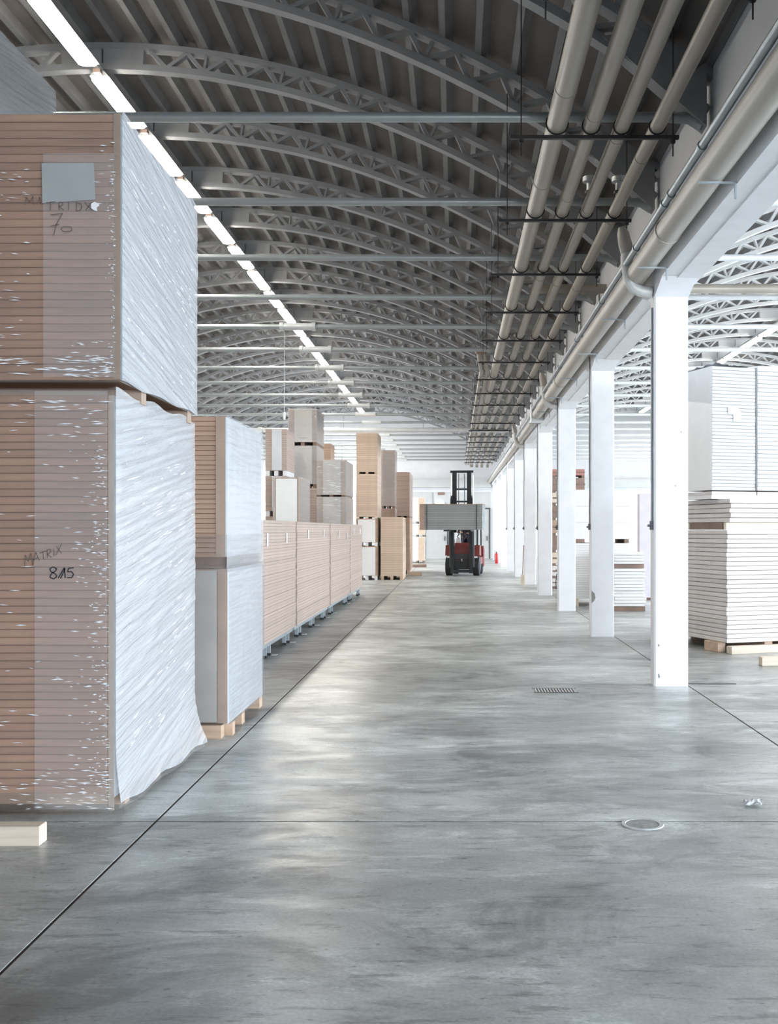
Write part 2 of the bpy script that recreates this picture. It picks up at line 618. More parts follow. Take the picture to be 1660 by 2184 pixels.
NT = 20
TY = [9.5 + 2.45 * k for k in range(NT)]
proto_open = proto_join = None
for k, y in enumerate(TY):
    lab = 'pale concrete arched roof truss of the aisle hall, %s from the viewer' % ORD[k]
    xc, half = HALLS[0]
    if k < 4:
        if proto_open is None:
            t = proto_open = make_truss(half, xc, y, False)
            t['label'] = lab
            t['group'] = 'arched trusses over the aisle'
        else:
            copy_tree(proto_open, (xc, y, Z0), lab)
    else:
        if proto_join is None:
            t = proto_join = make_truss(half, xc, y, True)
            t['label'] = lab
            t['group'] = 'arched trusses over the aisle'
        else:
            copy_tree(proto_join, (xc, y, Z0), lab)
proto2 = None
for k, y in enumerate(TY):
    if k < 1:
        continue
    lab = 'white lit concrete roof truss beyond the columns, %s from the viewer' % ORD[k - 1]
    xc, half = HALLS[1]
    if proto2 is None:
        proto2 = make_truss(half, xc, y, True, 'truss_lit')
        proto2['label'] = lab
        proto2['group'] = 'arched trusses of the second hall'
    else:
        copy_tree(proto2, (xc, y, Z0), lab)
pt = ps = pr = None
for k, y in enumerate(TY):
    lab = 'long grey steel tie rod across the aisle hall, %s from the viewer' % ORD[k]
    g = 'tie rods across the aisle'
    if k < 4:
        if pt is None:
            pt = make_tie(XL, 2.30, y, None)
            pt['label'], pt['group'] = lab, g
        else:
            copy_tree(pt, (0, y, Z0), lab)
    else:
        if ps is None:
            ps = make_tie(XL, 2.30, y, -3.25)
            ps['label'], ps['group'] = lab, g
        else:
            copy_tree(ps, (0, y, Z0), lab)
    if k >= 1:
        lab = 'bright steel tie rod beyond the columns, %s from the viewer' % ORD[k - 1]
        if pr is None:
            pr = make_tie(-XR, -2.52, y, None, 'tie_lit')
            pr.rotation_euler = (0, 0, math.pi)
            pr['label'], pr['group'] = lab, 'tie rods of the second hall'
        else:
            copy_tree(pr, (0, y, Z0), lab)

# ------------------------------------------------------------------ dividing wall with beam, columns
wd = struct(MB().box(2.36, 2.44, YB, YE, 4.72, 6.05).build('wall_divider', M['white_wall']))
MB().prism_y([(2.04, 4.10), (2.40, 4.10), (2.44, 4.16), (2.44, 4.73), (2.04, 4.73)], YB, YE).build('beam', M['column'], wd)
# step in the soffit
MB().box(2.20, 2.43, YB, YE, 4.085, 4.11).build('soffit_strip', M['column'], wd)
CY = [10.54 + 4.9 * k for k in range(10)]
COLN = 'beside the aisle'
for k, y in enumerate(CY):
    c = thing('column', 'white painted square concrete column, %s from the viewer in the row beside the aisle' % ORD[k], 'column', (2.215, y, 0), 0, 'columns of the aisle row')
    MB().vbox(-0.175, 0.175, 0, 0.21, -0.005, 3.98, 0.018).build('shaft', M['column'], c)
    # haunch flaring along the beam
    MB().prism_x([(-0.02, 3.98), (0.23, 3.98), (0.62, 4.098), (-0.41, 4.098)], -0.175, 0.175).build('haunch', M['column'], c)
    if k == 0:
        for (x, z, r) in ((-0.13, 0.12, 0.012), (-0.125, 0.10, 0.016), (-0.13, 0.42, 0.014), (0.04, 2.05, 0.008), (0.10, 2.6, 0.008)):
            MB().prism_y([(x + r * math.cos(a) * 0.7, z + r * math.sin(a)) for a in (0, 1.1, 2.3, 3.2, 4.4, 5.5)], -0.002, 0.004).build('chip', M['chip'], c)
    if k == 1:
        MB().prism_y([(-0.165, 0.50), (-0.13, 0.53), (-0.105, 0.58), (-0.12, 0.65), (-0.165, 0.69)], -0.002, 0.005).build('chip', M['chip'], c)

# thin conduits dropping down the columns, ending in a switch
for k, y in enumerate(CY[:7]):
    c = thing('cable_conduit', 'thin dark cable conduit dropping down the aisle side of the %s column' % ORD[k], 'conduit', (2.0285, y + 0.06, 1.60), 0, 'conduits on the columns')
    top = 2.28 if k == 0 else 2.60
    pts = [(0, 0, 0.09)]
    rr = random.Random(k)
    n = 12
    for i in range(1, n):
        z = 0.09 + (top - 0.09) * i / n
        pts.append((rr.uniform(-0.004, 0.004), 0, z))
    pts.append((0, 0, top))
    if k:
        pts += [(-0.10, 0, top + 0.01), (-0.11, 0, top + 0.40)]
    MB().tube(pts, 0.011, 6).build('tube', M['conduit'], c, True)
    MB().box(-0.02, 0.012, -0.02, 0.02, 0.0, 0.09).build('switch_box', M['dark_grey'], c)
    MB().box(-0.045, -0.02, -0.012, 0.012, 0.03, 0.055).build('toggle', M['clamp'], c)

# long cream duct with brackets along the beam, thin conduit on top of it
du = thing('ventilation_duct', 'long cream round duct running along the white beam above the columns', 'duct', (1.88, 0, CH + 2.63))
MB().tube([(0, YB + 4, 0), (0, 23.6, 0)], 0.112, 24).build('tube', M['duct'], du, True)
MB().tube([(0.03, 23.6, 0), (0.03, YE - 0.2, 0)], 0.075, 16).build('narrow_tube', M['duct'], du, True)
for k in range(8):
    y = 7.45 + 2.42 * k
    b = MB().bar((-0.125, y, -0.122), (0.14, y, -0.122), 0.014).build('bracket', M['conduit'], du)
    MB().bar((0.148, y, -0.115), (0.148, y, -0.24), 0.014).build('hook', M['conduit'], b)
for y in (9.05, 18.2):
    MB().tube([(0, y, 0), (0, y + 0.06, 0)], 0.121, 24).build('joint_band', M['duct'], du, True)
MB().box(-0.13, 0.15, 23.5, 23.9, -0.16, 0.18).build('junction_box', M['sleeve'], du)
cd = thing('conduit_line', 'grey galvanised conduit running along the upper edge of the cream duct', 'conduit', (1.757, 0, CH + 2.725))
MB().tube([(0, YB + 4, 0), (0, 12, 0.0), (0.0, 23.3, 0.0), (0.05, 23.6, -0.02), (0.05, YE - 0.2, -0.02)], 0.031, 12).build('tube', M['conduit'], cd, True)
for y in (7.3, 8.35, 8.6, 9.95, 12.3, 14.8, 17.2):
    MB().tube([(0, y, 0), (0, y + 0.05, 0)], 0.038, 12).build('coupling', M['conduit'], cd, True)
for k, kk in enumerate((0, 2, 4)):
    y = CY[kk]
    d = thing('downpipe', 'pale grey rainwater elbow curving into the head of the %s column' % ORD[kk], 'pipe', (2.03, y + 0.08, 4.05), 0, 'rainwater elbows on columns')
    MB().tube([(-0.262, -0.02, 0.40), (-0.252, -0.02, 0.24), (-0.235, -0.02, 0.12), (-0.19, -0.02, 0.035), (-0.11, -0.02, 0.0), (-0.005, -0.02, -0.01)], 0.06, 14).build('elbow', M['downpipe'], d, True)
    MB().tube([(-0.262, -0.02, 0.36), (-0.262, -0.02, 0.42), (-0.275, -0.02, 0.48), (-0.30, -0.02, 0.60), (-0.32, -0.02, 0.66)], [0.055, 0.066, 0.07, 0.06, 0.03], 14).build('funnel', M['duct'], d, True)
    MB().bar((-0.14, 0.045, 0.40), (-0.14, 0.045, 0.04), 0.018).build('stay', M['conduit'], d)
    MB().bar((-0.14, 0.045, 0.05), (-0.01, 0.045, 0.05), 0.018).build('stay', M['conduit'], d)

# ------------------------------------------------------------------ overhead pipes and their hangers
ZP = CH + 3.48
PIPES = [(0.905, 0.092, 'widest cream pipe of the overhead run, farthest from the columns'),
         (1.205, 0.072, 'cream overhead pipe beside the widest one in the run of four'),
         (1.475, 0.066, 'cream overhead pipe, second from the beam in the run of four'),
         (1.79, 0.066, 'cream overhead pipe closest to the white beam in the run of four')]
for i, (x, r, lab) in enumerate(PIPES):
    p = thing('overhead_pipe', lab, 'pipe', (x, 0, ZP + 0.014 + r), 0, 'overhead pipe run')
    MB().tube([(0, YB + 8, 0), (0, 55.6, 0)], r, 20).build('tube', M['pipe'], p, True)
    MB().tube([(0, 55.6, 0), (0, 56.0, 0.0), (0, 56.12, -0.06), (0, 56.15, -0.16)], r, 14).build('end_bend', M['pipe'], p, True)
    for y in [8.35 + 0.5 * i, 10.6 + 0.4 * i, 14.2 + 0.3 * i, 19.4]:
        MB().tube([(0, y, 0), (0, y + 0.05, 0)], r + 0.004, 20).build('seam_band', M['pipe'], p, True)
    if i >= 2:
        v = MB().tube([(0, 11.2, r * 0.6), (0, 11.2, r + 0.16)], 0.042, 12).build('valve_stub', M['sleeve'], p, True)
        MB().tube([(0, 11.2, r + 0.15), (0, 11.2, r + 0.20)], 0.085, 14).build('flange', M['sleeve'], v, True)
        MB().tube([(0, 11.2, r + 0.02), (0, 11.2, r + 0.05)], 0.062, 12).build('nut', M['clamp'], v, True)
for i, (x, lab) in enumerate(((0.60, 'thin cream pipe starting midway along the hall, away from the columns'), (0.73, 'thin cream pipe starting midway along the hall, next to the wide run'))):
    p = thing('overhead_pipe', lab, 'pipe', (x, 0, ZP + 0.075), 0, 'thin overhead pipes')
    MB().tube([(-0.1, 22.4, 0.32), (-0.08, 22.5, 0.30), (-0.03, 22.8, 0.08), (0, 23.1, 0.0), (0, 55.8, 0)], 0.045, 14).build('tube', M['pipe'], p, True)
    MB().tube([(-0.1, 22.32, 0.335), (-0.1, 22.42, 0.315)], 0.06, 14).build('end_cap', M['crate_brown'], p, True)
HY = [9.11 + 2.45 * k for k in range(-1, 19)]
hp = None
for k, y in enumerate(HY):
    lab = 'dark steel hanger bar under the overhead pipes, %s from the viewer' % ORD[k]
    if hp is None:
        hp = thing('pipe_hanger', lab, 'hanger', (0, y, ZP), 0, 'pipe hangers')
        MB().box(0.49, 1.98, -0.02, 0.02, -0.03, 0.0).build('bar', M['clamp'], hp)
        for x, top in ((0.59, 1.42), (1.935, 0.98)):
            r_ = MB().tube([(x, 0.03, -0.17), (x, 0.03, top)], 0.006, 6).build('threaded_rod', M['clamp'], hp)
            MB().tube([(x, 0.03, -0.055), (x, 0.03, -0.032)], 0.022, 6).build('nut', M['clamp'], r_)
        for x, r, _ in PIPES:
            cx, cz, R0 = x, 0.014 + r, r + 0.006
            pts = [(cx + R0 * math.sin(a), -0.005, cz - R0 * math.cos(a)) for a in [i * 2 * math.pi / 16 for i in range(17)]]
            MB().tube(pts, 0.007, 5, False).build('pipe_clip', M['clamp'], hp)
    else:
        copy_tree(hp, (0, y, ZP), lab)

# cross pipes
cp = thing('cross_pipe', 'cream pipe branching through the dividing wall into the second hall', 'pipe', (0, 16.05, CH + 3.48 + 0.27))
MB().tube([(1.30, 0, 0), (XR - 1, 0, 0)], 0.074, 18).build('tube', M['pipe'], cp, True)
cp2 = thing('cross_pipe', 'wide pale pipe crossing the aisle hall above the stacks, below the tie rods', 'pipe', (0, 36.2, CH + 3.60 - 0.10))
MB().tube([(XL, 0, 0), (1.9, 0, 0)], 0.085, 18).build('tube', M['sleeve'], cp2, True)
for x in (-8.2, -6.9, -4.2, -0.9, 1.55):
    MB().tube([(x, 0, 0), (x + 0.14, 0, 0)], 0.105, 18).build('flange', M['sleeve'], cp2, True)
for x in (-6.6, -3.9, -1.1):
    MB().tube([(x, 0, 0.08), (x, 0, 1.0)], 0.010, 6).build('threaded_rod', M['conduit'], cp2)

hc = thing('hanging_cable', 'thin pale cable hanging from a tie rod above the long row', 'cable', (-3.19, TY[4], Z0))
MB().tube([(0, 0, -0.066), (0.002, 0, -0.8), (0, 0, -1.62)], 0.007, 6).build('cord', M['sleeve'], hc)
MB().tube([(0, 0, -1.60), (0, 0, -1.74)], 0.025, 8).build('plug', M['lamp_body'], hc, True)

# ------------------------------------------------------------------ fluorescent lamps
lp = None
for h, (xc, half) in enumerate(HALLS):
    zt = Z0 + RISE - 0.02
    tr = thing('light_trunking', ('thin steel trunking carrying the lamp row at the crown of the aisle vault', 'thin steel trunking carrying the lamp row of the second hall')[h], 'trunking', (xc, 0, zt))
    MB().box(-0.03, 0.03, -8.5, YE - 1, -0.06, 0.0).build('rail', M['sleeve'], tr)
    for k in range(20):
        MB().box(-0.012, 0.012, TY[0] + 2.45 * k - 0.03, TY[0] + 2.45 * k + 0.03, -0.001, 0.019).build('clip', M['sleeve'], tr)
    n = 0
    y = 9.9 if h == 0 else 7.75
    while y < YE - 3:
        lab = ('glowing fluorescent lamp at the crown of the aisle vault, %s from the viewer', 'glowing fluorescent lamp in the second hall beyond the columns, %s from the viewer')[h] % ORD[n]
        if lp is None:
            lp = thing('ceiling_lamp', lab, 'lamp', (xc, y, zt - 0.061), 0, 'lamp row over the aisle')
            MB().prism_y([(-0.07, 0), (-0.13, -0.07), (0.13, -0.07), (0.07, 0)], 0, 1.80).build('housing', M['lamp_body'], lp)
            MB().vbox(-0.122, 0.122, 0.02, 1.78, -0.105, -0.071, 0.05).build('diffuser', M['lamp'], lp)
            MB().box(-0.05, 0.05, -0.10, -0.001, -0.06, -0.01).build('connector', M['crate_brown'], lp)
        else:
            copy_tree(lp, (xc, y, zt - 0.061), lab, ('lamp row over the aisle', 'lamp row of the second hall')[h])
        y += 2.15
        n += 1

# ------------------------------------------------------------------ outer walls
def wall_with_windows(name, x0, x1, spans, z0, z1, ya, yb, top):
    """wall in the YZ plane with a row of window openings"""
    w = struct(MB().box(x0, x1, ya, yb, 0, z0).box(x0, x1, ya, yb, z1, top).build(name, M['white_wall']))
    edges = [ya] + [e for s_ in spans for e in s_] + [yb]
    for i in range(0, len(edges), 2):
        if edges[i + 1] - edges[i] > 0.01:
            MB().box(x0, x1, edges[i], edges[i + 1], z0, z1).build('pier', M['white_wall'], w)
    return w


nwin = 0


def side_window(x, y0, y1, z0, z1, nx):
    global nwin
    nwin += 1
    f = MB()
    t = 0.05
    f.box(x - 0.04, x + 0.04, y0, y1, z0, z0 + t).box(x - 0.04, x + 0.04, y0, y1, z1 - t, z1)
    n = 4
    for i in range(n + 1):
        y = y0 + (y1 - y0 - t) * i / n
        f.box(x - 0.04, x + 0.04, y, y + t, z0, z1)
    o = struct(f.build('window_%d' % nwin, M['alu']))
    for i in range(n):
        ya = y0 + (y1 - y0 - t) * i / n + t
        yb = y0 + (y1 - y0 - t) * (i + 1) / n
        MB().box(x - 0.008, x + 0.008, ya, yb, z0 + t, z1 - t).build('pane', M['pane'], o)


sp1 = [(32.2 + 4.9 * k, 36.3 + 4.9 * k) for k in range(5)]
wall_with_windows('wall_left', XL - 0.3, XL, sp1, 2.7, 5.3, YB, YE, 6.1)
for a, b in sp1:
    side_window(XL - 0.15, a, b, 2.7, 5.3, 1)
wall_with_windows('wall_right', XR, XR + 0.3, [(-6 + 4.9 * k, -1.9 + 4.9 * k) for k in range(12)], 1.8, 5.0, YB, YE, 6.1)
for k in range(12):
    side_window(XR + 0.15, -6 + 4.9 * k, -1.9 + 4.9 * k, 1.8, 5.0, -1)
# end wall with high windows over the stacked goods
we = struct(MB().box(XL - 0.3, -9.4, YE, YE + 0.3, 0, 8.6).box(-9.4, -5.2, YE, YE + 0.3, 0, 3.6).box(-9.4, -5.2, YE, YE + 0.3, 6.3, 8.6)
            .box(-5.2, XR + 0.3, YE, YE + 0.3, 0, 8.6).build('wall_back', M['white_wall']))
nwin += 1
f = MB()
for x in (-9.4, -8.37, -7.34, -6.31, -5.26):
    f.box(x, x + 0.06, YE + 0.05, YE + 0.15, 3.6, 6.3)
for z in (3.6, 4.1, 4.6, 5.1, 5.6, 6.24):
    f.box(-9.4, -5.2, YE + 0.05, YE + 0.15, z, z + 0.06)
wn = struct(f.build('window_%d' % nwin, M['alu']))
for x in (-9.34, -8.31, -7.28, -6.25):
    for i, z in enumerate((3.66, 4.16, 4.66, 5.16, 5.66)):
        MB().box(x, x + 0.97 if x < -6.3 else -5.26, YE + 0.09, YE + 0.11, z, (4.1, 4.6, 5.1, 5.6, 6.24)[i]).build('pane', M['pane'], wn)
struct(MB().box(XL - 0.3, 2.5, YB - 0.3, YB, 0, 8.6).box(2.5, 14.5, YB - 0.3, YB, 3.8, 8.6).box(14.5, XR + 0.3, YB - 0.3, YB, 0, 8.6).build('wall_front', M['grey_wall']))  # unseen rear wall, added with a low opening to darken the upper hall
# ledge beam and lower grey wall zone
tb = struct(MB().box(-5.0, 2.0, YE - 0.35, YE - 0.001, 3.95, 4.42).build('trim_1', M['grey_wall']))
tb2 = struct(MB().box(2.45, XR, YE - 0.35, YE - 0.001, 3.95, 4.42).build('trim_2', M['grey_wall']))
struct(MB().box(-5.0, 2.0, YE - 0.10, YE - 0.001, 3.70, 3.78).build('trim_3', M['white_wall']))
struct(MB().box(-5.0, 2.0, YE - 0.02, YE - 0.0005, 0, 3.7).build('trim_4', M['grey_wall']))
struct(MB().box(-5.0, 2.0, YE - 0.09, YE - 0.021, 0, 0.16).build('baseboard_back', M['grey_wall']))


def door(name, x0, x1, h, panels):
    d = struct(MB().box(x0, x1, YE - 0.10, YE - 0.022, 0.0, h).build(name, M['door_grey']))
    MB().box(x0 - 0.07, x0, YE - 0.13, YE - 0.022, 0, h + 0.07).build('door_frame', M['dark_grey'], d)
    MB().box(x1, x1 + 0.07, YE - 0.13, YE - 0.022, 0, h + 0.07).build('door_frame', M['dark_grey'], d)
    MB().box(x0, x1, YE - 0.13, YE - 0.022, h, h + 0.07).build('door_frame', M['dark_grey'], d)
    for i in range(panels):
        a = x0 + (x1 - x0) * i / panels
        b = x0 + (x1 - x0) * (i + 1) / panels
        for z0, z1 in ((0.2, h * 0.5 - 0.05), (h * 0.5 + 0.05, h - 0.12)):
            MB().box(a + 0.05, b - 0.05, YE - 0.115, YE - 0.10, z0, z1).build('door_panel', M['door_grey'], d)
    MB().box(x1 - 0.14, x1 - 0.10, YE - 0.16, YE - 0.115, 1.0, 1.25).build('handle', M['clamp'], d)
    return d


door('door_1', -1.62, -0.42, 2.55, 1)
door('door_2', 1.28, 1.92, 2.75, 2)
sg = thing('exit_sign', 'small dark red sign on the end wall above the forklift load', 'sign', (-0.75, YE - 0.022, 3.55))
MB().box(-0.18, 0.18, -0.03, -0.001, 0, 0.17).build('sign_plate', M['crate_brown'], sg)
MB().box(-0.19, 0.19, -0.022, -0.0015, -0.01, 0.18).build('sign_rim', M['red'], sg)
wl = thing('wall_lamp', 'small bright bulkhead lamp on the end wall under the red sign', 'lamp', (-0.83, YE - 0.022, 3.05))
MB().box(-0.26, 0.26, -0.06, -0.001, 0.0, 0.12).build('housing', M['lamp_body'], wl)
MB().vbox(-0.24, 0.24, -0.11, -0.061, 0.01, 0.11, 0.02).build('diffuser', M['lamp_small'], wl)
wc = tag(MB().bar((-1.22, YE - 0.035, 3.06), (-1.22, YE - 0.035, 3.66), 0.02).bar((-1.22, YE - 0.035, 3.06), (-1.095, YE - 0.035, 3.06), 0.02).build('wall_conduit', M['conduit']), 'thin grey conduit on the end wall leading to the bulkhead lamp', 'conduit')


# ------------------------------------------------------------------ unit loads
def stack_noise(seed):
    r = random.Random(seed)
    ph = [(r.uniform(0, 6.28), r.uniform(0.7, 1.4)) for _ in range(8)]
    return ph


def crease(a, b, ph, amp):
    """irregular pulled creases: long along a, narrow across b (metres), fading in and out"""
    v = 0
    o = ph[0][0] * 7
    for fr, w, st in ((11, 1.0, 0.9), (24, 0.7, 1.5), (48, 0.35, 2.4)):
        n = noise.noise(Vector((a * st + o, b * fr + 0.8 * noise.noise(Vector((a * 2, b * 3, o))), o * 3 + fr)))
        m = max(0.0, 0.35 + 1.1 * noise.noise(Vector((a * 1.1 + fr, b * 2.2, o + 5))))
        v += w * m * (1 - min(1, abs(n) * 2.6)) ** 2
    return amp * v


def film_sheet(x0, x1, y0, y1, z0, z1, gap, seed, amp_f, amp_s, slope_side, flare=0.0, nz=46, step=0.05, sides='fr', wob=0.0):
    """stretch film on the front ('f', y0) and on the aisle side ('r', x1) in one wrinkled sheet"""
    ph = stack_noise(seed)
    pts = []
    if 'l' in sides:
        n = max(2, int((y1 - y0) / step / 2))
        pts += [('l', x0 - gap, y1 + gap - (y1 - y0 + 2 * gap) * i / n) for i in range(n)]
    if 'f' in sides:
        n = max(2, int((x1 - x0) / step))
        pts += [('f', x0 - gap + (x1 - x0 + 2 * gap) * i / n, y0 - gap) for i in range(n)]
    n = max(2, int((y1 - y0) / step))
    pts += [('r', x1 + gap, y0 - gap + (y1 - y0 + 2 * gap) * i / n) for i in range(n + 1)]
    rows = []
    for j in range(nz + 1):
        t = j / nz
        z = z0 + (z1 - z0) * t
        row = []
        for s, x, y in pts:
            if s == 'f':
                d = crease(x * 0.6, z + 0.03 * x, ph, amp_f)
                edge = min(1, abs(x - x1) / 0.05 + 0.05)
                row.append((x, y - d * edge, z))
            elif s == 'r':
                c, q = math.cos(slope_side), math.sin(slope_side)
                a, b = (y - y0) * c + z * q, -(y - y0) * q + z * c
                d = crease(a, b, ph, amp_s)
                edge = min(1, (y - (y0 - gap)) / 0.06)
                fl = flare * max(0, 1 - t / 0.16) ** 2 * (0.4 + 0.6 * (y - y0) / (y1 - y0))
                zz = z + wob * math.sin(y * 9 + seed) * (1 if j == nz else (1 if j == 0 else 0))
                row.append((x + d * edge + fl, y + fl * 0.7 * ((y - y0) / (y1 - y0)), zz))
            else:
                row.append((x, y, z))
        rows.append(row)
    return MB().grid(rows)


def load(name, label, cat, x0, x1, y0, y1, z0, z1, n, bmat, hb=0.1, bearers='x', bearer_mat='timber', group=None, rz=0.0, pivot=None,
         jit=0.003, gap=0.002, bear_out=0.0, ch=0.003, seed=0):
    """boards on bearers; local frame has its origin at the base centre"""
    cx, cy = (x0 + x1) / 2, (y0 + y1) / 2
    loc = (cx, cy, z0)
    if pivot:
        v = Matrix.Rotation(rz, 3, 'Z') @ Vector((cx - pivot[0], cy - pivot[1], 0))
        loc = (pivot[0] + v.x, pivot[1] + v.y, z0)
    t = thing(name, label, cat, loc, rz, group)
    w, d = (x1 - x0) / 2, (y1 - y0) / 2
    rr = random.Random(seed + 11)
    if n:
        th = (z1 - z0 - hb) / n
        me = MB().cbox(-w + jit, w - jit, -d + jit, d - jit, 0, th - gap, ch).mesh('board', bmat)
        for i in range(n):
            link('board', me, t, (rr.uniform(-jit, jit), rr.uniform(-jit, jit), hb + 0.001 + th * i))
    bm = M[bearer_mat]
    if hb > 0.02 and bearers:
        if bearers == 'x':
            for yy in (-d + 0.06 + 0.35 * d * 0, 0.0, d - 0.15):
                MB().box(-w + 0.01, w + bear_out, yy, yy + 0.09, 0.0, hb).build('bearer', bm, t)
        elif bearers == 'y':
            for xx in (-w + 0.01, -0.045, w - 0.10):
                MB().box(xx, xx + 0.09, -d + 0.01 - bear_out, d - 0.01, 0.0, hb).build('bearer', bm, t)
    t['hw'], t['hd'], t['h'] = w, d, z1 - z0
    return t


def film_glints(t, yoff, spots, seed):
    """gathered ridges of the stretch film on the front face: (x centre, x spread, z0, z1, count, length)"""
    rr = random.Random(seed)
    mb = MB()
    for xc_, xs, z0, z1, n, ln in spots:
        for _ in range(n):
            x = xc_ - abs(rr.gauss(0, xs)) if xs > 0 else xc_ + abs(rr.gauss(0, -xs))
            z = rr.uniform(z0, z1)
            l = ln * rr.uniform(0.35, 1.3)
            hh = rr.uniform(0.0011, 0.0028) * (1 + ln * 6)
            sl = rr.uniform(-0.16, 0.10)
            y = yoff
            mb.add([(x - l / 2, y, z - sl * l / 2), (x, y - 0.002, z - hh), (x + l / 2, y, z + sl * l / 2), (x, y - 0.002, z + hh + rr.uniform(-.001, .001)), (x, y + 0.002, z)],
                   [(0, 1, 3), (1, 2, 3), (0, 4, 1), (1, 4, 2), (2, 4, 3), (3, 4, 0)])
    o = mb.build('film_glints', M['film_glint'], t)
    o['kind'] = 'stuff'
    return o


def side_glints(t, xoff, z0, z1, slope, n, seed):  # white slivers painting the streaky glints of the aisle-side film
    rr = random.Random(seed)
    d = t['hd']
    mb = MB()
    for _ in range(n):
        l = rr.uniform(0.05, 0.34)
        y = rr.uniform(-d + l / 2 + 0.01, d - l / 2 - 0.01)
        z = rr.uniform(z0, z1)
        sl = slope * rr.uniform(0.6, 1.5)
        hh = rr.uniform(0.0012, 0.004)
        a, b = (xoff, y - l / 2, z - sl * l / 2), (xoff, y + l / 2, z + sl * l / 2)
        mb.add([a, (xoff + 0.004, y, z - hh), b, (xoff + 0.004, y, z + hh), (xoff - 0.006, y, z)], [(0, 1, 3), (1, 2, 3), (0, 4, 1), (1, 4, 2), (2, 4, 3), (3, 4, 0)])
    o = mb.build('film_glints', M['film_glint'], t)
    o['kind'] = 'stuff'
    return o


def side_cover(t, m='sheet', th=0.004, z0=None, gap=0.004):
    w, d, h = t['hw'], t['hd'], t['h']
    MB().box(w + gap, w + gap + th, -d - 0.002, d + 0.002, z0 if z0 is not None else 0.1, h - 0.002).build('cover_sheet', M[m], t)


def corner(t, wid=0.04, m='card_edge', z0=0.1, inset=0.0, th=0.005):
    w, d, h = t['hw'], t['hd'], t['h']
    MB().box(w - wid, w + 0.010, -d - 0.004 - th, -d - 0.004, z0, h - 0.002).build('corner_strip', M[m], t)


# --- first wrapped tower: lower and upper load
S1 = load('wrapped_board_stack', 'tall film-wrapped stack of brown boards on the floor with MATRIX and 815 handwriting', 'board stack',
          -3.15, -1.93, 5.82, 7.55, 0, 2.36, 51, M['mdf_warm'], 0.11, None, seed=1)
w, d, h = S1['hw'], S1['hd'], S1['h']
side_cover(S1, z0=0.09)
corner(S1, 0.022, 'card_edge', z0=0.02)
film_sheet(-w, w + 0.006, -d - 0.006, d, 0.015, 2.395, 0.010, 3, 0.0028, 0.0100, R(9), flare=0.07, nz=120, step=0.03, wob=0.012).build('stretch_film', M['film_front'], S1, True)
# denser white film on the aisle side
film_sheet(-w, w + 0.012, -d - 0.006, d, 0.05, 2.392, 0.012, 3, 0.0, 0.0085, R(9), flare=0.08, nz=190, step=0.03, sides='r', wob=0.015).build('side_film', M['film_side'], S1, True)
# milky band on the front, from the middle of the face to the corner
MB().grid([[(x, -d - 0.0265 - 0.0006 * (i % 3), z) for i, x in enumerate((0.18, 0.26, 0.34, 0.45, w - 0.02))] for z in (0.03, 0.6, 1.2, 1.8, 2.38)]).build('milky_band', M['film_band'], S1)

film_glints(S1, -d - 0.030, [(w - 0.012, 0.07, 0.08, 2.1, 230, 0.03), (w - 0.02, 0.16, 0.05, 2.25, 70, 0.045), (-0.22, -0.25, 0.1, 2.3, 40, 0.06), (-0.04, 0.12, 0.1, 2.0, 30, 0.05),
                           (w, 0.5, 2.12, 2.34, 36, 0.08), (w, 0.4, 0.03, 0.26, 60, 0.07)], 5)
side_glints(S1, w + 0.024, 0.12, 2.2, 0.17, 170, 6)
for yy in (-d + 0.20, -d + 0.85, -d + 1.47):
    MB().box(-w + 0.01, w + 0.002, yy, yy + 0.09, 0.0, 0.11).build('bearer', M['timber'], S1)

S1u = load('wrapped_board_stack', 'film-wrapped stack of brown boards with grey paper, set on top of the MATRIX 815 stack', 'board stack',
           -3.12, -1.90, 5.84, 7.50, 2.362, 3.955, 33, M['mdf_warm'], 0.085, None, seed=2)
w2, d2, h2 = S1u['hw'], S1u['hd'], S1u['h']
for yy in (-d2 + 0.40, d2 - 0.18):
    MB().box(-w2 + 0.02, w2 + 0.004, yy, yy + 0.1, 0, 0.085).build('bearer', M['card'], S1u)
side_cover(S1u, z0=0.087)
corner(S1u, 0.03, 'card', z0=0.09)
film_sheet(-w2, w2 + 0.006, -d2 - 0.006, d2, 0.07, h2 + 0.012, 0.010, 8, 0.0028, 0.008, R(-10), nz=90, step=0.03).build('stretch_film', M['film_front'], S1u, True)
film_sheet(-w2, w2 + 0.012, -d2 - 0.006, d2, 0.075, h2 + 0.006, 0.012, 9, 0.0, 0.0070, R(-10), nz=130, step=0.03, sides='r', wob=0.008).build('side_film', M['film_side_up'], S1u, True)
MB().grid([[(x, -d2 - 0.0265 - 0.0006 * (i % 3), z) for i, x in enumerate((0.19, 0.27, 0.35, 0.45, w2 - 0.02))] for z in (0.1, 0.5, 0.9, 1.36)]).build('milky_band', M['film_band'], S1u)


film_glints(S1u, -d2 - 0.030, [(w2 - 0.015, 0.02, 0.15, 1.25, 90, 0.016), (w2 - 0.03, 0.12, 0.1, 0.3, 26, 0.05), (-0.2, -0.12, 0.1, 1.3, 60, 0.06), (0.1, 0.2, 1.12, 1.3, 16, 0.06), (w2, 0.5, 0.09, 0.22, 50, 0.10),
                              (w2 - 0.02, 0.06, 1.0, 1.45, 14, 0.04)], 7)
side_glints(S1u, w2 + 0.022, 0.12, 1.35, -0.20, 120, 8)


def on_front(t, x, y, dep):
    """pixel -> local (x, z) on the front plane of a load"""
    p = px(x, y, dep)
    return p.x - t.location.x, p.z - t.location.z


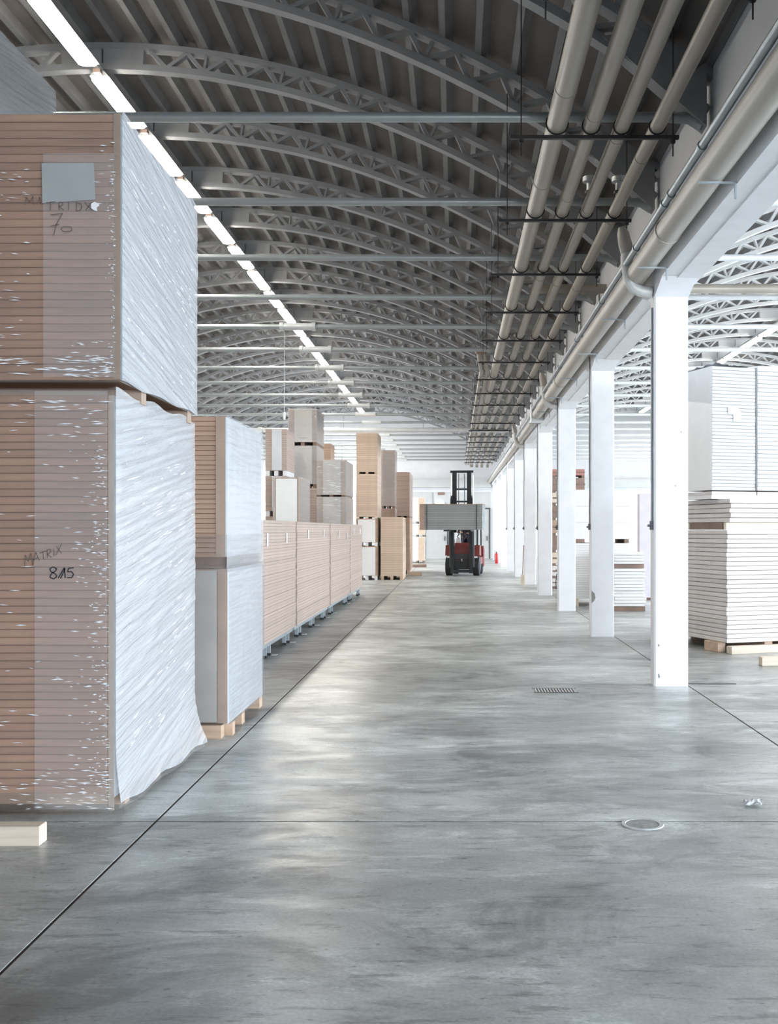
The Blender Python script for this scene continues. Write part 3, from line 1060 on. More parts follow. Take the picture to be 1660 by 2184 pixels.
def strokes(t, name, m, dep, lines, width, yoff):
    mb = MB()
    for line in lines:
        q = [on_front(t, x, y, dep) for x, y in line]
        for (xa, za), (xb, zb_) in zip(q[:-1], q[1:]):
            mb.bar((xa, yoff, za), (xb, yoff, zb_), width, 0.0012)
    return mb.build(name, m, t)


y1f = -d - 0.028
strokes(S1, 'lettering', M['marker_pale'], 5.79, [
    [(52, 1212), (54, 1184), (60, 1197), (66, 1180), (70, 1206)],              # M
    [(69, 1205), (76, 1178), (84, 1196)], [(71, 1194), (81, 1189)],            # A
    [(84, 1180), (99, 1175)], [(91, 1177), (93, 1194)],                        # T
    [(101, 1190), (100, 1173), (107, 1171), (108, 1178), (101, 1182), (110, 1189)],   # R
    [(115, 1186), (114, 1170)],                                                # I
    [(120, 1165), (131, 1180)], [(132, 1159), (119, 1184)]], 0.0042, y1f)      # X
strokes(S1, 'lettering', M['marker'], 5.79, [
    [(121, 1213), (113, 1209), (106, 1213), (108, 1219), (118, 1224), (121, 1230), (114, 1235), (106, 1231), (109, 1224), (118, 1218), (121, 1213)],  # 8
    [(124, 1233), (137, 1211), (139, 1233)], [(129, 1234), (139, 1212)],       # 1
    [(157, 1211), (146, 1212), (144, 1220), (152, 1219), (157, 1225), (153, 1232), (143, 1232)]], 0.0062, y1f)  # 5
y2f = -d2 - 0.028
strokes(S1u, 'lettering', M['marker_pale'], 5.81, [
    [(54, 436), (56, 420), (63, 430), (70, 418), (72, 436)],
    [(80, 436), (84, 420), (90, 436)],
    [(98, 432), (118, 430)], [(108, 431), (107, 448)],
    [(126, 448), (125, 431), (133, 431), (133, 438), (126, 440), (136, 448)],
    [(146, 448), (146, 431)],
    [(163, 450), (163, 432), (172, 434), (175, 442), (170, 449), (163, 450)],
    [(180, 431), (196, 448)], [(196, 430), (182, 449)]], 0.0045, y2f)
strokes(S1u, 'lettering', M['marker_pale'], 5.81, [
    [(108, 458), (133, 455), (120, 478), (114, 502)], [(108, 482), (126, 478)],
    [(145, 483), (152, 484), (153, 491), (146, 494), (134, 493), (130, 488), (135, 483), (145, 483)]], 0.0045, y2f)
xa, za = on_front(S1u, 90, 430, 5.81)
xb, zc = on_front(S1u, 200, 347, 5.81)
MB().add([(xa, -d2 - 0.0275, za - 0.008), (xb + 0.008, -d2 - 0.0275, za + 0.012), (xb, -d2 - 0.0275, zc), (xa - 0.004, -d2 - 0.0275, zc - 0.002),
          (xa, -d2 - 0.0285, za - 0.008), (xb + 0.008, -d2 - 0.0285, za + 0.012), (xb, -d2 - 0.0285, zc), (xa - 0.004, -d2 - 0.0285, zc - 0.002)],
         [(0, 1, 2, 3), (7, 6, 5, 4), (0, 4, 5, 1), (1, 5, 6, 2), (2, 6, 7, 3), (3, 7, 4, 0)]).build('paper_sheet', M['paper'], S1u)
cxs, czs = on_front(S1u, 204, 440, 5.81)
MB().prism_y([(cxs + 0.03 * r * math.cos(a), czs + 0.03 * r * math.sin(a)) for a, r in ((0.3, .8), (1.0, .7), (1.8, .9), (2.6, 1), (3.5, .9), (4.3, .8), (5.0, .95), (5.4, .3), (6.0, .35))],
             -d2 - 0.0290, -d2 - 0.0280).build('sticker', M['white_paper'], S1u)

# --- taller tower hidden behind, only its grey wrapped flank shows over the first one
S0 = load('wrapped_board_stack', 'grey wrapped board stack on the floor behind the MATRIX stacks, outer side', 'board stack',
          -4.45, -3.27, 6.3, 8.38, 0, 2.55, 40, M['mdf'], 0.11, 'x', seed=3)
side_cover(S0, z0=0.09)
S0u = load('wrapped_board_stack', 'grey wrapped stack reaching the vault, topmost behind the MATRIX stacks', 'board stack',
           -4.45, -3.27, 6.3, 8.38, 2.552, 5.16, 40, M['mdf'], 0.09, 'x', seed=4)
side_cover(S0u, z0=0.09)
film_sheet(-S0u['hw'], S0u['hw'] + 0.012, -S0u['hd'], S0u['hd'], 0.06, S0u['h'] + 0.004, 0.012, 21, 0.0, 0.008, R(20), nz=60, step=0.05, sides='r').build('side_film', M['film_side'], S0u, True)

# --- second tower
S2 = load('wrapped_board_stack', 'lower stack of pale boards under milky film, behind the MATRIX tower', 'board stack',
          -2.95, -1.76, 7.95, 9.40, 0, 1.30, 28, M['mdf'], 0.115, None, seed=5)
w, d, h = S2['hw'], S2['hd'], S2['h']
for a, b in ((-d - 0.05, -d + 0.06), (-0.2, -0.08), (d - 0.16, d - 0.03)):
    MB().box(-w + 0.02, w - 0.03 if a < -0.5 else w + 0.01, a, b, 0, 0.10).build('bearer', M['timber'], S2)
MB().box(w - 0.06, w + 0.03, -d + 0.08, -d + 0.17, 0, 0.10).build('bearer', M['timber'], S2)
side_cover(S2, z0=0.1)
corner(S2, 0.065, 'card', z0=0.11)
MB().box(-w, w - 0.07, -d - 0.012, -d - 0.006, 0.118, 1.288).build('milky_sheet', M['grey_film'], S2)
film_sheet(-w, w + 0.012, -d - 0.010, d, 0.10, 1.32, 0.012, 31, 0.0012, 0.004, R(84), nz=50, step=0.04, flare=0.012).build('stretch_film', M['film_front'], S2, True)
S2u = load('wrapped_board_stack', 'upper stack of brown boards with tan corner strip, behind the MATRIX tower', 'board stack',
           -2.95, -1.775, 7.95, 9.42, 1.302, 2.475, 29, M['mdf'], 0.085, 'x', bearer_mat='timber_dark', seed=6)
w, d, h = S2u['hw'], S2u['hd'], S2u['h']
side_cover(S2u, z0=0.09)
corner(S2u, 0.065, 'card', z0=0.09)
film_sheet(-w, w + 0.012, -d - 0.006, d, -0.03, h + 0.004, 0.012, 33, 0.0015, 0.005, R(84), nz=50, step=0.04, sides='r').build('side_film', M['film_milk'], S2u, True)
film_sheet(-w, w + 0.006, -d - 0.010, d, -0.03, 0.26, 0.010, 35, 0.004, 0.006, R(8), nz=20, step=0.03).build('stretch_film', M['film_front'], S2u, True)

# --- long row of board bundles on roller conveyors
UN = [(11.0, 14.95, 'first'), (15.07, 19.03, 'second'), (19.15, 22.72, 'third'), (22.78, 25.7, 'fourth')]
TAGS = [[(12.65, 0.16, 1.40), (14.1, 0.14, 1.42)], [(16.2, 0.14, 1.46), (18.1, 0.14, 1.47)], [(20.45, 0.15, 1.43), (22.0, 0.14, 1.40)], [(23.5, 0.13, 1.50), (25.1, 0.13, 1.50)]]
for i, (ya, yb, o_) in enumerate(UN):
    rc = thing('roller_conveyor', 'grey steel roller conveyor under the %s bundle of the long beige row' % o_, 'conveyor', (-2.8, (ya + yb) / 2, 0), 0, 'conveyors under the beige row')
    L2 = (yb - ya) / 2
    for x in (-0.44, 0.435):
        MB().box(x - 0.02, x + 0.02, -L2 + 0.02, L2 - 0.02, 0.135, 0.19).build('rail', M['steel'], rc)
    n = int(L2 * 2 / 0.3)
    me = MB().tube([(-0.418, 0, 0), (0.413, 0, 0)], 0.024, 10).mesh('roller', M['sleeve'], True)
    for k in range(n):
        link('roller', me, rc, (0, -L2 + 0.15 + k * 0.3, 0.173))
    nl = max(2, round(L2 * 2 / 1.45))
    for k in range(nl):
        yy = -L2 + 0.5 + (2 * L2 - 1.0) * k / max(1, nl - 1)
        for x in (-0.44, 0.435):
            for dy in (-0.14, 0.14):
                lg = MB().box(x - 0.022, x + 0.022, yy + dy - 0.03, yy + dy + 0.03, 0.035, 0.136).build('leg', M['steel'], rc)
                MB().box(x - 0.03, x + 0.03, yy + dy - 0.035, yy + dy + 0.035, 0.0, 0.035).build('foot', M['rubber'], lg)
            MB().box(x - 0.02 if x > 0 else x - 0.05, x + 0.09 if x > 0 else x + 0.02, yy + 0.18, yy + 0.30, 0.0, 0.006).build('floor_plate', M['sleeve'], rc)
    b = load('board_bundle', ('beige board bundle at the viewer end of the long row, two white tags', 'beige board bundle second in the long row, between two dark gaps',
                              'beige board bundle third in the long row, tags set at different heights', 'beige board bundle at the distant end of the long row, by white pallet stack')[i],
             'board bundle', -3.26, -2.30, ya, yb, 0.199, 1.72, 38, M['mdf_pink'], 0.0, None, group='beige bundles of the long row', jit=0.004, gap=0.0015, ch=0.002, seed=40 + i)
    for (yy, hh, zz) in TAGS[i]:
        MB().box(0.485, 0.4865, yy - (ya + yb) / 2 - 0.05, yy - (ya + yb) / 2 + 0.05, zz - 0.199, zz - 0.199 + hh).build('paper_tag', M['white_paper'], b)

# --- piles standing behind the long row
def pbox(x0, x1, ytop, ybot, dep):
    a, b = px(x0, ytop, dep), px(x1, ybot, dep)
    return a.x, b.x, b.z, a.z


def tower(name, labels, cat, x0, x1, y0, y1, levels, group=None):
    """levels: (z0, z1, n boards, material, hb, bearer material, extras)"""
    out = []
    for i, (z0, z1, n, m, hb, bm, ex) in enumerate(levels):
        t = load(name, labels[i], cat, x0, x1, y0, y1, z0 + 0.002 * i, z1, n, M[m], hb, 'y', bm, group, seed=len(labels[i]) + i)
        w, d, h = t['hw'], t['hd'], t['h']
        if 'film' in ex:
            film_sheet(-w, w, -d, d, hb, h + 0.01, 0.008, i * 3 + int(x0 * 10), 0.004, 0.004, R(10), nz=24, step=0.06).build('stretch_film', M['film_far'], t, True)
        if 'sheet' in ex:
            MB().box(-w + 0.16, w - 0.12, -d - 0.012, -d - 0.004, hb + 0.01, h - 0.01).build('front_sheet', M['grey_film' if 'grey' in ex else 'sheet'], t)
        if 'white' in ex:
            MB().box(-w + 0.06, w - 0.07, -d - 0.014, -d - 0.004, hb + 0.01, h - 0.03).build('front_sheet', M['white_paper'], t)
        if 'strips' in ex:
            MB().box(w - 0.05, w + 0.006, -d - 0.018, -d - 0.0145, hb, h).build('corner_strip', M['card_edge'], t)
            MB().box(-w - 0.006, -w + 0.05, -d - 0.018, -d - 0.0145, hb, h).build('corner_strip', M['card_edge'], t)
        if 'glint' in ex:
            film_glints(t, -d - 0.016, [(w - 0.12, 0.16, hb + 0.05, h - 0.05, 26, 0.16), (w - 0.1, 0.3, hb + 0.03, h - 0.03, 14, 0.22)], i + 3)
        if 'cover' in ex:
            side_cover(t, 'card', 0.004, hb)
        out.append(t)
    return out


# a: brown tower far to the outer side
x0, x1, _, zt = pbox(566, 612, 915, 1007, 24.5)
tower('board_stack', ['brown boards on floor behind the long row, lowest of the outer tower', 'brown boards on white blocks, middle of the outer tower behind the row', 'brown boards with upright white strip, topmost of the outer tower'],
      'board stack', x0, x1, 24.5, 25.7,
      [(0, 1.92, 40, 'mdf_pink', 0.1, 'timber_pale', ''), (1.92, 2.88, 20, 'mdf_pink', 0.12, 'lacq', 'sheet'), (2.88, zt, 22, 'mdf_pink', 0.12, 'lacq', 'sheet')])
# b: two grey filmed loads, tall
x0, x1, _, zt = pbox(615, 676, 872, 950, 26.4)
z1 = px(0, 1041, 26.4).z
z2 = px(0, 951, 26.4).z
tower('board_stack', ['brown boards on floor under the tall grey filmed tower', 'grey filmed brown stack, middle of the tall tower behind the row', 'grey filmed brown stack touching the tie rods, topmost of the tall tower'],
      'board stack', x0, x1, 26.4, 27.8,
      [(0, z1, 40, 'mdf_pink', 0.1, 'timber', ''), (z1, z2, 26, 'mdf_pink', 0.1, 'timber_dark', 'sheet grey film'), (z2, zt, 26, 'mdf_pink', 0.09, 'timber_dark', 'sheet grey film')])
# brown box partly hidden behind it
xb0, xb1, zb0, zb1 = pbox(690, 706, 946, 985, 30.5)
tower('board_stack', ['brown boards on floor, partly hidden behind the glossy wrapped pair'], 'board stack', xb0 - 0.4, xb1, 30.5, 31.5, [(0, zb1, 60, 'mdf', 0.1, 'timber', '')])
# c: white fronted load
x0, x1, _, zt = pbox(583, 641, 1018, 1108, 21.9)
tower('board_stack', ['wrapped load with bright white front panel behind the long row'], 'board stack', x0, x1, 21.9, 23.3, [(0, zt, 60, 'mdf', 0.1, 'timber', 'white strips film')])
# d: glossy wrapped pair
x0, x1, _, zt = pbox(676, 737, 981, 1060, 26.3)
z1 = px(0, 1060, 26.3).z
tower('board_stack', ['glossy film-wrapped tan load, lower of the pair above the row', 'glossy film-wrapped tan load with rounded top, upper of the pair above the row'], 'board stack', x0, x1, 26.3, 28.2,
      [(0, z1, 52, 'mdf_tan', 0.1, 'timber', 'sheet grey film cover glint'), (z1, zt, 22, 'mdf_tan', 0.05, 'timber_dark', 'sheet grey film cover glint')])
# e: high tan tower on two white loads
D = 32.9
x0, x1, _, zt = pbox(753, 811, 923, 1010, D)
za, zb2, zc2 = px(0, 1165, D).z, px(0, 1106, D).z, px(0, 1011, D).z
tower('board_stack', ['white fronted load on floor at the end of the long row', 'white fronted load, second level at the end of the long row', 'pale tan board stack, third level above two white loads', 'pale tan board stack under the tie rods, topmost above two white loads'],
      'board stack', x0 + 0.1, x1 - 0.08, D, D + 1.6,
      [(0, za, 24, 'mdf', 0.13, 'lacq', 'white cover'), (za, zb2, 20, 'mdf', 0.12, 'lacq', 'white cover'), (zb2, zc2, 19, 'mdf_tan', 0.05, 'timber_pale', ''), (zc2, zt, 19, 'mdf_tan', 0.06, 'timber', '')])
# f: tan stack in front at floor level, g: plain brown ones above/behind
x0, x1, _, zt = pbox(812, 860, 1103, 1230, 33.0)
tower('board_stack', ['pale tan board stack on the floor facing the aisle, near forklift'], 'board stack', x0, x1, 33.0, 35.0, [(0, zt, 26, 'mdf_tan', 0.12, 'timber', '')])
x0, x1, zb0, zt = pbox(813, 843, 960, 1083, 35.6)
tower('board_stack', ['dark brown boards under the plain brown upright load, behind the tan stack', 'plain brown wrapped load standing high behind the tan stack'], 'board stack', x0, x1, 35.6, 36.7,
      [(0, zb0 - 0.02, 48, 'mdf_dark', 0.1, 'timber', ''), (zb0 - 0.02, zt, 6, 'mdf', 0.08, 'timber_dark', 'film')])
x0, x1, zb0, zt = pbox(843, 874, 1007, 1103, 37.4)
tower('board_stack', ['brown boards on floor, lower of the two deep stacks by the aisle end', 'brown board stack, upper of the two deep stacks by the aisle end'], 'board stack', x0, x1, 37.4, 40.2,
      [(0, zb0 - 0.02, 46, 'mdf', 0.12, 'timber', ''), (zb0 - 0.02, zt, 10, 'mdf_dark', 0.06, 'timber_dark', '')])
# h: white panel tower near the end wall
D = 49.5
x0, x1, _, zt = pbox(874, 906, 1061, 1115, D)
z1, z2 = px(0, 1145, D).z, px(0, 1117, D).z
for i, t in enumerate(tower('board_stack', ['white panels on the floor near the end wall, lowest of three', 'white panels near the end wall, middle of three', 'white panels with tan edge near the end wall, topmost of three'],
      'board stack', x0, x1, D, D + 1.2, [(0, z1, 14, 'lacq', 0.12, 'timber_dark', ''), (z1, z2, 8, 'lacq', 0.1, 'timber_dark', ''), (z2, zt, 14, 'lacq', 0.1, 'timber_dark', '')])):
    MB().box(t['hw'] - 0.30, t['hw'] + 0.01, -t['hd'] - 0.012, -t['hd'] - 0.006, 0.12, t['h'] - 0.02).build('tan_panel', M['mdf_tan'], t)
# loose timber near the tan stack
for i, (x, y, l, rz, lab) in enumerate(((-1.72, 36.2, 1.1, 0.1, 'short pine batten on the floor beside the tan stack'), (-2.0, 44.0, 1.4, 0.05, 'long dark batten on the floor beyond the deep brown stacks'))):
    o = MB().cbox(-l / 2 if False else 0, 0.42 if i == 0 else 0.9, 0, 0.14, 0, 0.12, 0.006).build('timber_batten', M['timber'] if i == 0 else M['timber_dark'])
    o.location, o.rotation_euler = (x + (0.15 if i == 0 else -0.1), y, 0), (0, 0, rz)
    tag(o, lab, 'timber')

# ------------------------------------------------------------------ stacks beyond the columns
PV = (3.53, 13.36)
RZ = R(18)


NTH = ORD + ['twenty-sixth']


def loose(x0, x1, y0, y1, z, th, n, m, label, group, rz=0.0, pv=(0, 0), jit=0.006, over=0.0, seed=0, gap=0.005):
    """loose boards: every board is a thing of its own; x/y are offsets in the rotated frame"""
    rr = random.Random(seed)
    me = MB().cbox(x0, x1, y0, y1, 0, th - gap, 0.006).mesh('loose_board', m)
    for i in range(n):
        o = link('loose_board', me)
        j = Matrix.Rotation(rz, 3, 'Z') @ Vector((rr.uniform(-jit, jit) + over * (i % 2), rr.uniform(-jit, jit), 0))
        o.location = (pv[0] + j.x, pv[1] + j.y, z + th * i)
        o.rotation_euler = (0, 0, rz + rr.uniform(-0.003, 0.003))
        k = n - 1 - i
        tag(o, ('topmost ' if k == 0 else '%s from the top, ' % NTH[k]) + label, 'board', group)


def local_bar(name, m, x0, x1, y0, y1, z0, z1, label, rz=RZ, pv=PV, group=None, cat='timber'):
    o = MB().cbox(x0, x1, y0, y1, 0, z1 - z0, 0.006).build(name, m)
    o.location = (pv[0], pv[1], z0)
    o.rotation_euler = (0, 0, rz)
    return tag(o, label, cat, group)


loose(0, 1.25, 0, 2.0, 0.131, 0.0588, 25, M['lacq_pink'], 'cream board of the big loose stack behind the first column', 'boards of the big loose stack', RZ, PV, 0.006, seed=5)
local_bar('timber_bearer', M['timber_pale'], -0.02, 1.25, -0.14, -0.02, 0.0, 0.10, 'pale pine bearer along the front foot of the big loose stack')
local_bar('timber_bearer', M['timber'], -0.06, 0.05, 0.12, 0.45, 0.0, 0.130, 'brown pine block under the front corner of the big loose stack')
local_bar('timber_bearer', M['timber'], 0.6, 0.72, 0.05, 1.9, 0.0, 0.130, 'pine bearer under the middle of the big loose stack')
local_bar('timber_bearer', M['timber'], 1.12, 1.24, 0.05, 1.9, 0.0, 0.130, 'pine bearer under the outer edge of the big loose stack')
local_bar('timber_bearer', M['timber'], 0.0, 0.12, 1.5, 1.95, 0.0, 0.130, 'pine block under the rear corner of the big loose stack')
zt = 0.131 + 0.0588 * 25
for i, (a, b) in enumerate(((0.0, 0.06), (0.95, 1.01), (1.9, 1.96))):
    local_bar('timber_bearer', M['timber_pale'], 0.0, 1.22, a + 0.02, b + 0.02, zt + 0.001, zt + 0.095, ('pale spacer between the two loose stacks, front edge', 'pale spacer between the two loose stacks, middle', 'pale spacer between the two loose stacks, rear edge')[i])
local_bar('timber_bearer', M['timber_dark'], 0.01, 0.06, 0.12, 0.90, zt + 0.001, zt + 0.093, 'dark batten closing the gap between the two loose stacks')
local_bar('spacer_board', M['card'], 0.05, 1.2, 0.10, 0.115, zt + 0.001, zt + 0.090, 'brown strip standing in the gap between the two loose stacks', cat='board')
loose(0.02, 1.30, -0.03, 2.0, zt + 0.097, 0.062, 5, M['lacq_pink'], 'cream board of the small loose stack resting on spacers', 'boards of the small loose stack', RZ, PV, 0.004, 0.018, seed=6)
zt2 = zt + 0.097 + 0.062 * 5
for i, (a, b, n, lab) in enumerate(((-0.03, 0.63, 36, 'white wrapped stack with torn label on top of the small loose stack'), (0.67, 1.30, 30, 'white wrapped stack at the picture edge beside the labelled white stack'))):
    t = load('wrapped_board_stack', lab, 'board stack', PV[0] + a, PV[0] + b, PV[1] + 0.30, PV[1] + 0.92, zt2 + 0.002, zt2 + 1.76 if i == 0 else zt2 + 1.78, n, M['lacq'], 0.115, None,
             rz=RZ, pivot=PV, seed=60 + i, gap=0.004, ch=0.005)
    w, d, h = t['hw'], t['hd'], t['h']
    MB().box(-w - 0.03, w + 0.01 if i == 0 else w, -d - 0.03, d, 0.0, 0.05).build('base_board', M['lacq'], t)
    MB().box(-w - 0.02, w, -d - 0.02, d, 0.052, 0.098).build('base_board', M['lacq_pink'], t)
    MB().box(-w - 0.008, -w - 0.004, -d, d, 0.12, h).build('cover_sheet', M['white_paper'], t)
    film_sheet(-w, w, -d, d, 0.11, h + 0.004, 0.008, 70 + i, 0.0015, 0.002, R(4), nz=30, step=0.05, sides='f').build('stretch_film', M['film_front'], t, True)
    if i == 0:
        MB().prism_y([(-0.10, 1.22), (0.02, 1.225), (0.09, 1.19), (0.10, 1.04), (-0.02, 1.03), (-0.02, 1.12), (-0.10, 1.13)], -d - 0.016, -d - 0.0145).build('torn_label', M['white_paper'], t)
        rows = []
        for j in range(9):
            rows.append([(-w * 1.0 + 2 * w * i_ / 12, -d + 2 * d * j / 8, h + 0.012 + 0.03 * abs(math.sin(i_ * 1.3 + j)) * (0.4 + 0.6 * math.sin(j * 0.9) ** 2) + (0.03 if i_ in (1, 2) and j < 2 else 0)) for i_ in range(13)])
        MB().grid(rows).build('loose_film', M['sheet'], t, True)
pl = MB().cbox(0, 0.8, 0, 0.12, 0, 0.105, 0.006).build('timber_batten', M['timber_pale'])
pl.location, pl.rotation_euler = (3.61, 12.1, 0), (0, 0, 0.06)
tag(pl, 'pale squared batten on the floor before the big loose stack', 'timber')

# stacks seen between the first and second columns
tower('board_stack', ['white board stack on the floor behind the second column', 'bright white stack on dark blocks, upper one behind the second column'], 'board stack', 2.50, 3.66, 21.6, 22.9,
      [(0, 1.32, 24, 'lacq', 0.16, 'timber_pale', ''), (1.32, 2.44, 3, 'lacq', 0.085, 'timber_dark', '')])
loose(0, 0.62, 0, 1.1, 0.10, 0.062, 12, M['lacq'], 'white board of the loose pile between the first two columns', 'boards of the loose pile, lower part', 0.02, (3.12, 20.2), 0.02, seed=8)
for i, y in enumerate((20.24, 20.98)):
    o = MB().cbox(3.10, 3.74, y, y + 0.1, 0.0, 0.098, 0.005).build('timber_bearer', M['timber_dark'])
    tag(o, ('dark bearer under the loose pile between the columns, front', 'dark bearer under the loose pile between the columns, rear')[i], 'timber')
zq = 0.10 + 0.062 * 12
for i, y in enumerate((20.24, 20.98)):
    o = MB().cbox(3.12, 3.72, y, y + 0.1, zq + 0.001, zq + 0.085, 0.005).build('timber_bearer', M['crate_brown'])
    tag(o, ('brown spacer inside the loose pile between the columns, front', 'brown spacer inside the loose pile between the columns, rear')[i], 'timber')
loose(0, 0.58, 0, 1.1, zq + 0.087, 0.058, 4, M['lacq'], 'white board on the brown spacers of the pile between columns', 'boards of the loose pile, upper part', 0.0, (3.12, 20.2), 0.008, seed=9)
t = load('panel_pack', 'tall lilac grey pack of panels standing behind the first column', 'panel pack', 4.2, 5.3, 23.4, 23.7, 0, 2.44, 0, M['lilac'], 0.06, 'x', bearer_mat='timber_dark')
for k in range(5):
    MB().box(-0.55, 0.55 - 0.01 * k, -0.148 + 0.058 * k, -0.148 + 0.058 * k + 0.055, 0.062, 2.42 - 0.01 * (k % 2)).build('panel', M['lilac'], t)

# mixed crates seen in the slit between third and fourth columns
z = 0.0
cr = [(0.28, 'lacq_pink', 'cream crate on the floor, lowest of the mixed tower'), (0.34, 'lacq_pink', 'pale speckled crate, second of the mixed tower'), (0.36, 'timber_pale', 'tan crate, third of the mixed tower behind the third column'),
      (0.46, 'crate_brown', 'wide brown crate, fourth of the mixed tower'), (0.42, 'mdf', 'plain brown crate, fifth of the mixed tower'), (0.40, 'crate_brown', 'slatted brown crate, sixth of the mixed tower'),
      (0.34, 'timber_pale', 'pale crate with dark gap, seventh of the mixed tower'), (0.40, 'crate_brown', 'dark brown crate, eighth of the mixed tower'), (0.24, 'crate_red', 'red brown crate, topmost of the mixed tower')]
for hgt, m, lab in cr:
    c = thing('crate', lab, 'crate', (3.1, 28.4, z), 0, 'crates of the mixed tower')
    MB().box(-0.43, 0.43, -0.4, 0.4, 0.07, hgt - 0.001).build('body', M[m], c)
    for x in (-0.43, -0.05, 0.35):
        MB().box(x, x + 0.08, -0.39, 0.39, 0.0, 0.07).build('runner', M['timber_dark'], c)
    MB().box(-0.44, 0.44, -0.412, -0.4, 0.07 + (hgt - 0.07) * 0.4, 0.07 + (hgt - 0.07) * 0.55).build('slat', M['timber_dark'], c)
    z += hgt + 0.001


def extinguisher(loc, label):
    e = thing('fire_extinguisher', label, 'fire extinguisher', loc, 0, 'fire extinguishers')
    MB().tube([(0, 0, 0.0), (0, 0, 0.02), (0, 0, 0.42), (0, 0, 0.47), (0, 0, 0.50)], [0.07, 0.08, 0.08, 0.06, 0.025], 16).build('cylinder', M['red_bright'], e, True)
    MB().tube([(0, 0, 0.50), (0, 0, 0.56)], 0.025, 10).build('valve', M['clamp'], e, True)
    MB().bar((-0.02, 0, 0.575), (-0.12, 0, 0.60), 0.02).build('handle', M['clamp'], e)
    MB().tube([(0.02, 0, 0.54), (-0.09, -0.02, 0.50), (-0.115, -0.02, 0.30), (-0.105, -0.02, 0.12)], 0.011, 8).build('hose', M['rubber'], e, True)
    return e


extinguisher((2.64, 25.75, 0), 'red fire extinguisher on the floor behind the third column')
extinguisher((2.0, 49.2, 0), 'red fire extinguisher by the end wall, past the forklift')
o = thing('broom', 'dark broom leaning at the foot of the fifth column', 'broom', (1.93, 30.0, 0))
MB().tube([(0.05, 0.0, 0.30), (0.09, 0.1, 1.15)], 0.014, 8).build('stick', M['crate_brown'], o, True)
MB().box(0.0, 0.09, -0.10, 0.10, 0.0, 0.30).build('brush_head', M['timber_pale'], o)

# ------------------------------------------------------------------ floor details
mc = thing('manhole_cover', 'small round drain cover with pale rim on the transverse floor joint', 'drain cover', (1.02, 5.60, 0))
MB().tube([(0, 0, 0.0005), (0, 0, 0.004)], 0.085, 32).build('plate', M['cover'], mc, True)
ring = MB()
n = 40
vs, fs = [], []
for k in range(n):
    a = 2 * math.pi * k / n
    for r, zz in ((0.088, 0.001), (0.092, 0.006), (0.112, 0.006), (0.116, 0.001)):
        vs.append((r * math.cos(a), r * math.sin(a), zz))
for k in range(n):
    j = (k + 1) % n
    for q in range(3):
        fs.append((4 * k + q, 4 * j + q, 4 * j + q + 1, 4 * k + q + 1))
ring.add(vs, fs).build('rim', M['ring'], mc)
dr = thing('drain_grate', 'rectangular drain grate set in the floor of the aisle', 'drain grate', (1.0, 10.26, 0))
MB().box(-0.20, 0.20, -0.13, 0.13, 0.0005, 0.002).build('pit', M['joint'], dr)
for k in range(14):
    x = -0.19 + 0.38 * k / 13
    MB().box(x - 0.008, x + 0.008, -0.13, 0.13, 0.002, 0.005).build('bar', M['ring'], dr)
for y in (-0.13, 0.12):
    MB().box(-0.22, 0.22, y, y + 0.012, 0.0022, 0.006).build('frame_bar', M['iron'], dr)
rr = random.Random(3)
rows = [[(-0.05 + 0.10 * i / 6 + rr.uniform(-0.006, 0.006), -0.035 + 0.07 * j / 5 + rr.uniform(-0.006, 0.006), max(0.002, 0.006 + rr.uniform(0, 0.022) + (0.012 if 1 < j < 4 else 0))) for i in range(7)] for j in range(6)]
lt = MB().grid(rows).build('paper_scrap', M['ring'])
so = lt.modifiers.new('thick', 'SOLIDIFY')
so.thickness = 0.002
lt.location = (1.735, 5.99, 0)
tag(lt, 'crumpled pale paper scrap lying on the concrete floor', 'litter')
tb_ = MB().cbox(-1.0, 0, 0, 0.10, 0, 0.10, 0.004).build('timber_batten', M['timber_pale'])
tb_.location = (-2.10, 5.21, 0)
tag(tb_, 'squared pine beam lying before the MATRIX stack', 'timber')
mr_ = tag(MB().box(0, 0.5, 0, 0.03, 0.0005, 0.006).build('steel_strip', M['clamp'], None, False, (2.42, 10.68, 0)), 'thin dark steel strip on the floor beside the first column', 'strip')

# ------------------------------------------------------------------ forklift
fk = thing('forklift', 'red forklift truck with raised black mast driving up the aisle', 'forklift', (0.26, 35.9, 0), R(-7))


def wheel(name, x, y, r, wd):
    wv = MB().tube([(x - wd / 2, y, r), (x - wd / 2 + 0.02, y, r), (x + wd / 2 - 0.02, y, r), (x + wd / 2, y, r)], [r * 0.86, r, r, r * 0.86], 24).build(name, M['rubber'], fk, True)
    MB().tube([(x - wd / 2 - 0.01, y, r), (x + wd / 2 + 0.01, y, r)], r * 0.5, 16).build('hub', M['dark_grey'], wv, True)


for x in (-0.48, 0.48):
    wheel('front_wheel', x, 0.30, 0.33, 0.24)
    wheel('rear_wheel', x * 0.92, 1.85, 0.27, 0.2)
# chassis: floor pan, cowl, side panniers, counterweight, hood
MB().box(-0.34, 0.34, 0.12, 1.75, 0.22, 0.55).build('chassis', M['dark_grey'], fk)
MB().prism_x([(0.14, 0.56), (0.14, 0.98), (0.30, 1.14), (0.42, 1.14), (0.42, 0.56)], -0.36, 0.36).build('front_cowl', M['red'], fk)
for sx in (-1, 1):
    MB().prism_x([(0.05, 0.70), (0.16, 1.06), (0.62, 1.06), (0.72, 0.66), (0.40, 0.72)], min(sx * 0.37, sx * 0.60), max(sx * 0.37, sx * 0.60)).build('fender', M['red'], fk)
    MB().box(min(sx * 0.36, sx * 0.56), max(sx * 0.36, sx * 0.56), 0.70, 1.75, 0.38, 0.62).build('side_panel', M['red'], fk)
    MB().box(sx * 0.47 - 0.07, sx * 0.47 + 0.07, 0.03, 0.05, 0.62, 0.68).build('head_lamp', M['white_paper'], fk)
